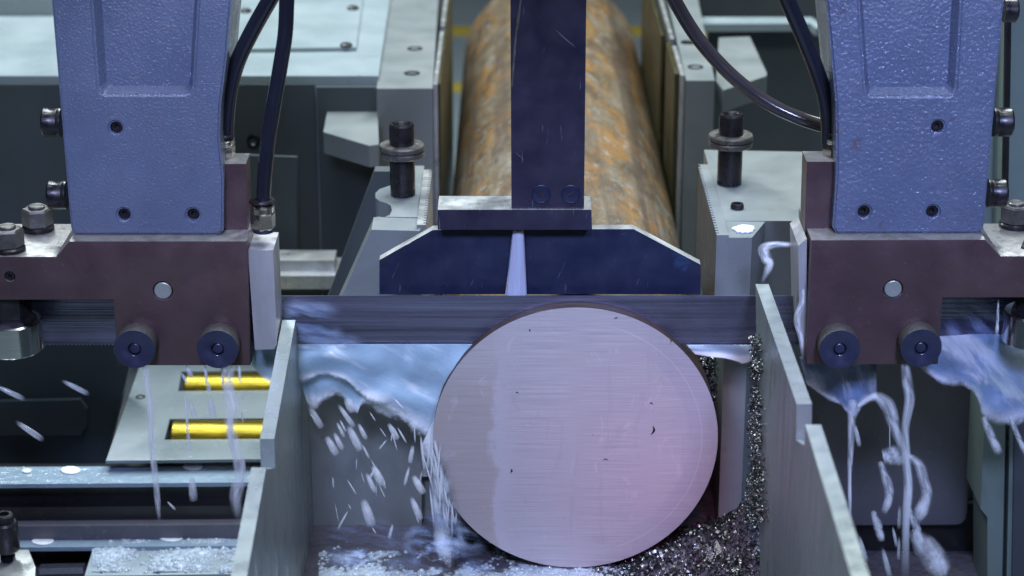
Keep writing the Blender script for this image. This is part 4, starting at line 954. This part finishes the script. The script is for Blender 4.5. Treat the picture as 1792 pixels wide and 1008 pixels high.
stream('faint swirl of coolant beside the right stream', [(1545, 800), (1565, 798), (1585, 812)], [22, 30, 12], -.045)
stream('short coolant rope at the foot of the ragged rope', [(1528, 895), (1536, 920), (1544, 948)], [8, 13, 10], -.05)
stream('broad coolant splash at the foot of the right stream', [(1596, 930), (1618, 955), (1640, 985), (1648, 1010)], [14, 34, 38, 22], -.06)
stream('slanting coolant strand beside the foot of the right stream', [(1590, 890), (1604, 925), (1614, 955)], [8, 12, 8], -.055)
stream('white coolant squirt curling off the right guide head', [(1408, 424), (1385, 428), (1355, 428), (1336, 436), (1342, 452), (1346, 466), (1330, 500)], [8, 8, 9, 15, 17, 12, 5], .012)
stream('white coolant run down the inner edge of the right guide head', [(1405, 505), (1404, 530), (1395, 560), (1402, 590), (1406, 630)], [5, 10, 10, 8, 5], -.04)
stream('thin coolant thread beside the right guide roller', [(1747, 524), (1746, 560), (1744, 588)], [2.5, 3.5, 6], -.04)
stream('coolant tongue hanging from the large right splash', [(1722, 730), (1734, 762), (1750, 795)], [10, 12, 14], -.01)
stream('long coolant tongue at the right picture edge', [(1768, 728), (1782, 765), (1800, 800)], [6, 8, 10], -.01)

proto = {}
def drop(x, y, ln, wd, ang, Y, label, group):
    """elongated falling drop, ang in picture degrees from straight down towards the right"""
    key = 'd'
    if key not in proto:
        bm = new(); lathe(bm, (0, 0, 0), (0, 0, 1), [(.02, -.5), (.30, -.46), (.46, -.38), (.5, -.2), (.46, .1), (.36, .34), (.2, .46), (.02, .5)], 12)
        o = obj('coolant_droplet', bm, M['drop'], origin=(0, 0, 0)); proto[key] = o
    else: o = proto[key].copy(); COL.objects.link(o)
    o.location = P(x, y, Y); o.scale = (wd * 1.25 / SC, wd * 1.25 / SC, ln * 1.4 / SC); o.rotation_euler = (0, R(-ang), 0)
    tag(o, label, 'droplet', group)
G1 = 'droplets flying before the left vise jaw'; L1 = 'white coolant droplet flying in front of the grey left vise jaw'
for d in [(580, 780, 34, 13, 26), (592, 772, 30, 9, 24), (620, 767, 44, 14, 24), (606, 728, 42, 9, 32), (634, 755, 28, 8, 24), (596, 752, 26, 6, 24), (688, 755, 30, 10, 28), (661, 832, 36, 14, 24), (649, 845, 34, 9, 22), (643, 897, 46, 17, 16),
          (612, 708, 26, 16, 24), (732, 848, 34, 13, 28), (728, 890, 40, 12, 20), (720, 795, 30, 9, -10), (712, 833, 32, 6, -14), (684, 930, 26, 6, -14), (652, 828, 22, 5, -28), (670, 778, 20, 3, -38), (600, 910, 36, 4, -28), (552, 730, 40, 12, 26), (548, 700, 30, 14, 10), (640, 790, 26, 4, 24), (600, 745, 22, 4, 24)]:
    drop(*d, .03 if d[1] < 800 else .0, L1, G1)
for k in range(26):
    drop(random.uniform(545, 740), random.uniform(690, 930), random.uniform(10, 34), random.uniform(1.4, 3.6), random.gauss(22, 16), random.uniform(-.02, .04), L1, G1)
G2 = 'droplets spraying down the left edge of the bar'; L2 = 'thin white coolant droplet spraying down beside the left edge of the bar'
for k in range(44):
    t = random.random(); y = 780 + t * 150; x = 752 + t * 34 + random.gauss(0, 9)
    drop(x, y, random.uniform(24, 75), random.uniform(1.8, 5.5), random.uniform(-10, 12) + 4, -.006 - random.uniform(0, .025), L2, G2)
G3 = 'droplets flying before the dark cover at far left'; L3 = 'slanting white coolant droplet flying in front of the dark left cover'
for d in [(18, 687, 44, 9, 62), (132, 678, 42, 9, 60), (52, 754, 46, 10, 52)]: drop(*d, -.02, L3, G3)
G4 = 'droplets falling before the brass rollers'; L4 = 'white coolant droplet falling in front of the brass rollers'
for d in [(331, 650, 22, 9, 20), (323, 662, 18, 6, 28), (337, 718, 28, 9, 14), (370, 714, 34, 12, 8), (337, 855, 40, 14, 2), (424, 692, 18, 4, 2), (424, 728, 22, 4, 2), (300, 885, 18, 4, 40), (426, 815, 30, 8, 0), (405, 770, 40, 8, 2)]: drop(*d, -.05, L4, G4)
G5 = 'droplets falling before the dark base panel'; L5 = 'violet white coolant droplet falling in front of the dark base panel'
for d in [(1500, 762, 36, 8, 14), (1533, 915, 40, 9, 18), (1574, 905, 38, 7, 2), (1551, 985, 50, 10, 16), (1573, 960, 38, 6, 2), (1566, 940, 34, 6, 14), (1557, 760, 60, 2, 4), (1510, 960, 44, 8, 18)]: drop(*d, -.05, L5, G5)


GS = 'low splashes on the tray'
sheet('soft white splash kicking up from the tray left of the bar', [(560, 925), (640, 905), (720, 915)], [(560, 1000), (640, 1005), (740, 1002)], -.06, 'mist', wob=.02, cat='coolant splash', group=GS)
sheet('violet splash foaming up against the lower left rim of the bar', [(700, 905), (770, 890), (850, 940)], [(690, 1000), (780, 1010), (880, 1012)], -.03, 'mist', wob=.02, cat='coolant splash', group=GS)
# slivers sticking to the sawn face
bm = new()
for (x_, y_, l_, w_, a_) in [(1143, 753, 17, 4, 100), (1140, 706, 7, 2.5, 30), (895, 824, 7, 3.5, 100), (927, 578, 4, 2.5, 80), (1078, 556, 6, 2, 160), (1174, 597, 5, 2, 80), (905, 687, 5, 2, 10), (1060, 804, 9, 1.5, 5)]:
    c = P(x_, y_, -.0004); ax = Vector((math.cos(R(a_)), 0, -math.sin(R(a_)))); side = Vector((ax.z, 0, -ax.x)); n_ = 5; prev = None
    for k in range(n_ + 1):
        t_ = k / n_ * 2 - 1; q = c + ax * (t_ * l_ / SC / 2) + side * (.25 * l_ / SC * (t_ * t_ - .4)); h = w_ / SC / 2 * (1 - t_ * t_ * .85)
        v = (bm.verts.new(q + side * h), bm.verts.new(q - side * h), bm.verts.new(q + Vector((0, -.0009, 0))))
        if prev:
            for e_ in range(3): bm.faces.new((prev[e_], v[e_], v[(e_ + 1) % 3], prev[(e_ + 1) % 3]))
        prev = v
tag(obj('metal_slivers', bm, M['black'], ang=60), 'small dark slivers and nicks sticking to the sawn bar face', 'metal chips', kind='stuff')

M['fall'] = sheet_mat('coolant_fall', 84, (.40, .50, .60), (.78, .82, .85), .25, .9, True, scale=60, thr=.47)
GF = 'coolant falling down the left edge of the bar'
sheet('streaky curtain of coolant falling past the left edge of the bar', [(744, 760), (762, 775), (784, 800)], [(752, 880), (778, 905), (812, 930)], -.004, 'fall', wob=.004, group=GF)
sheet('thin streaky curtain of coolant falling before the lower left edge of the bar', [(752, 800), (768, 790), (796, 830)], [(756, 950), (786, 975), (826, 965)], -.018, 'fall', wob=.004, group=GF)
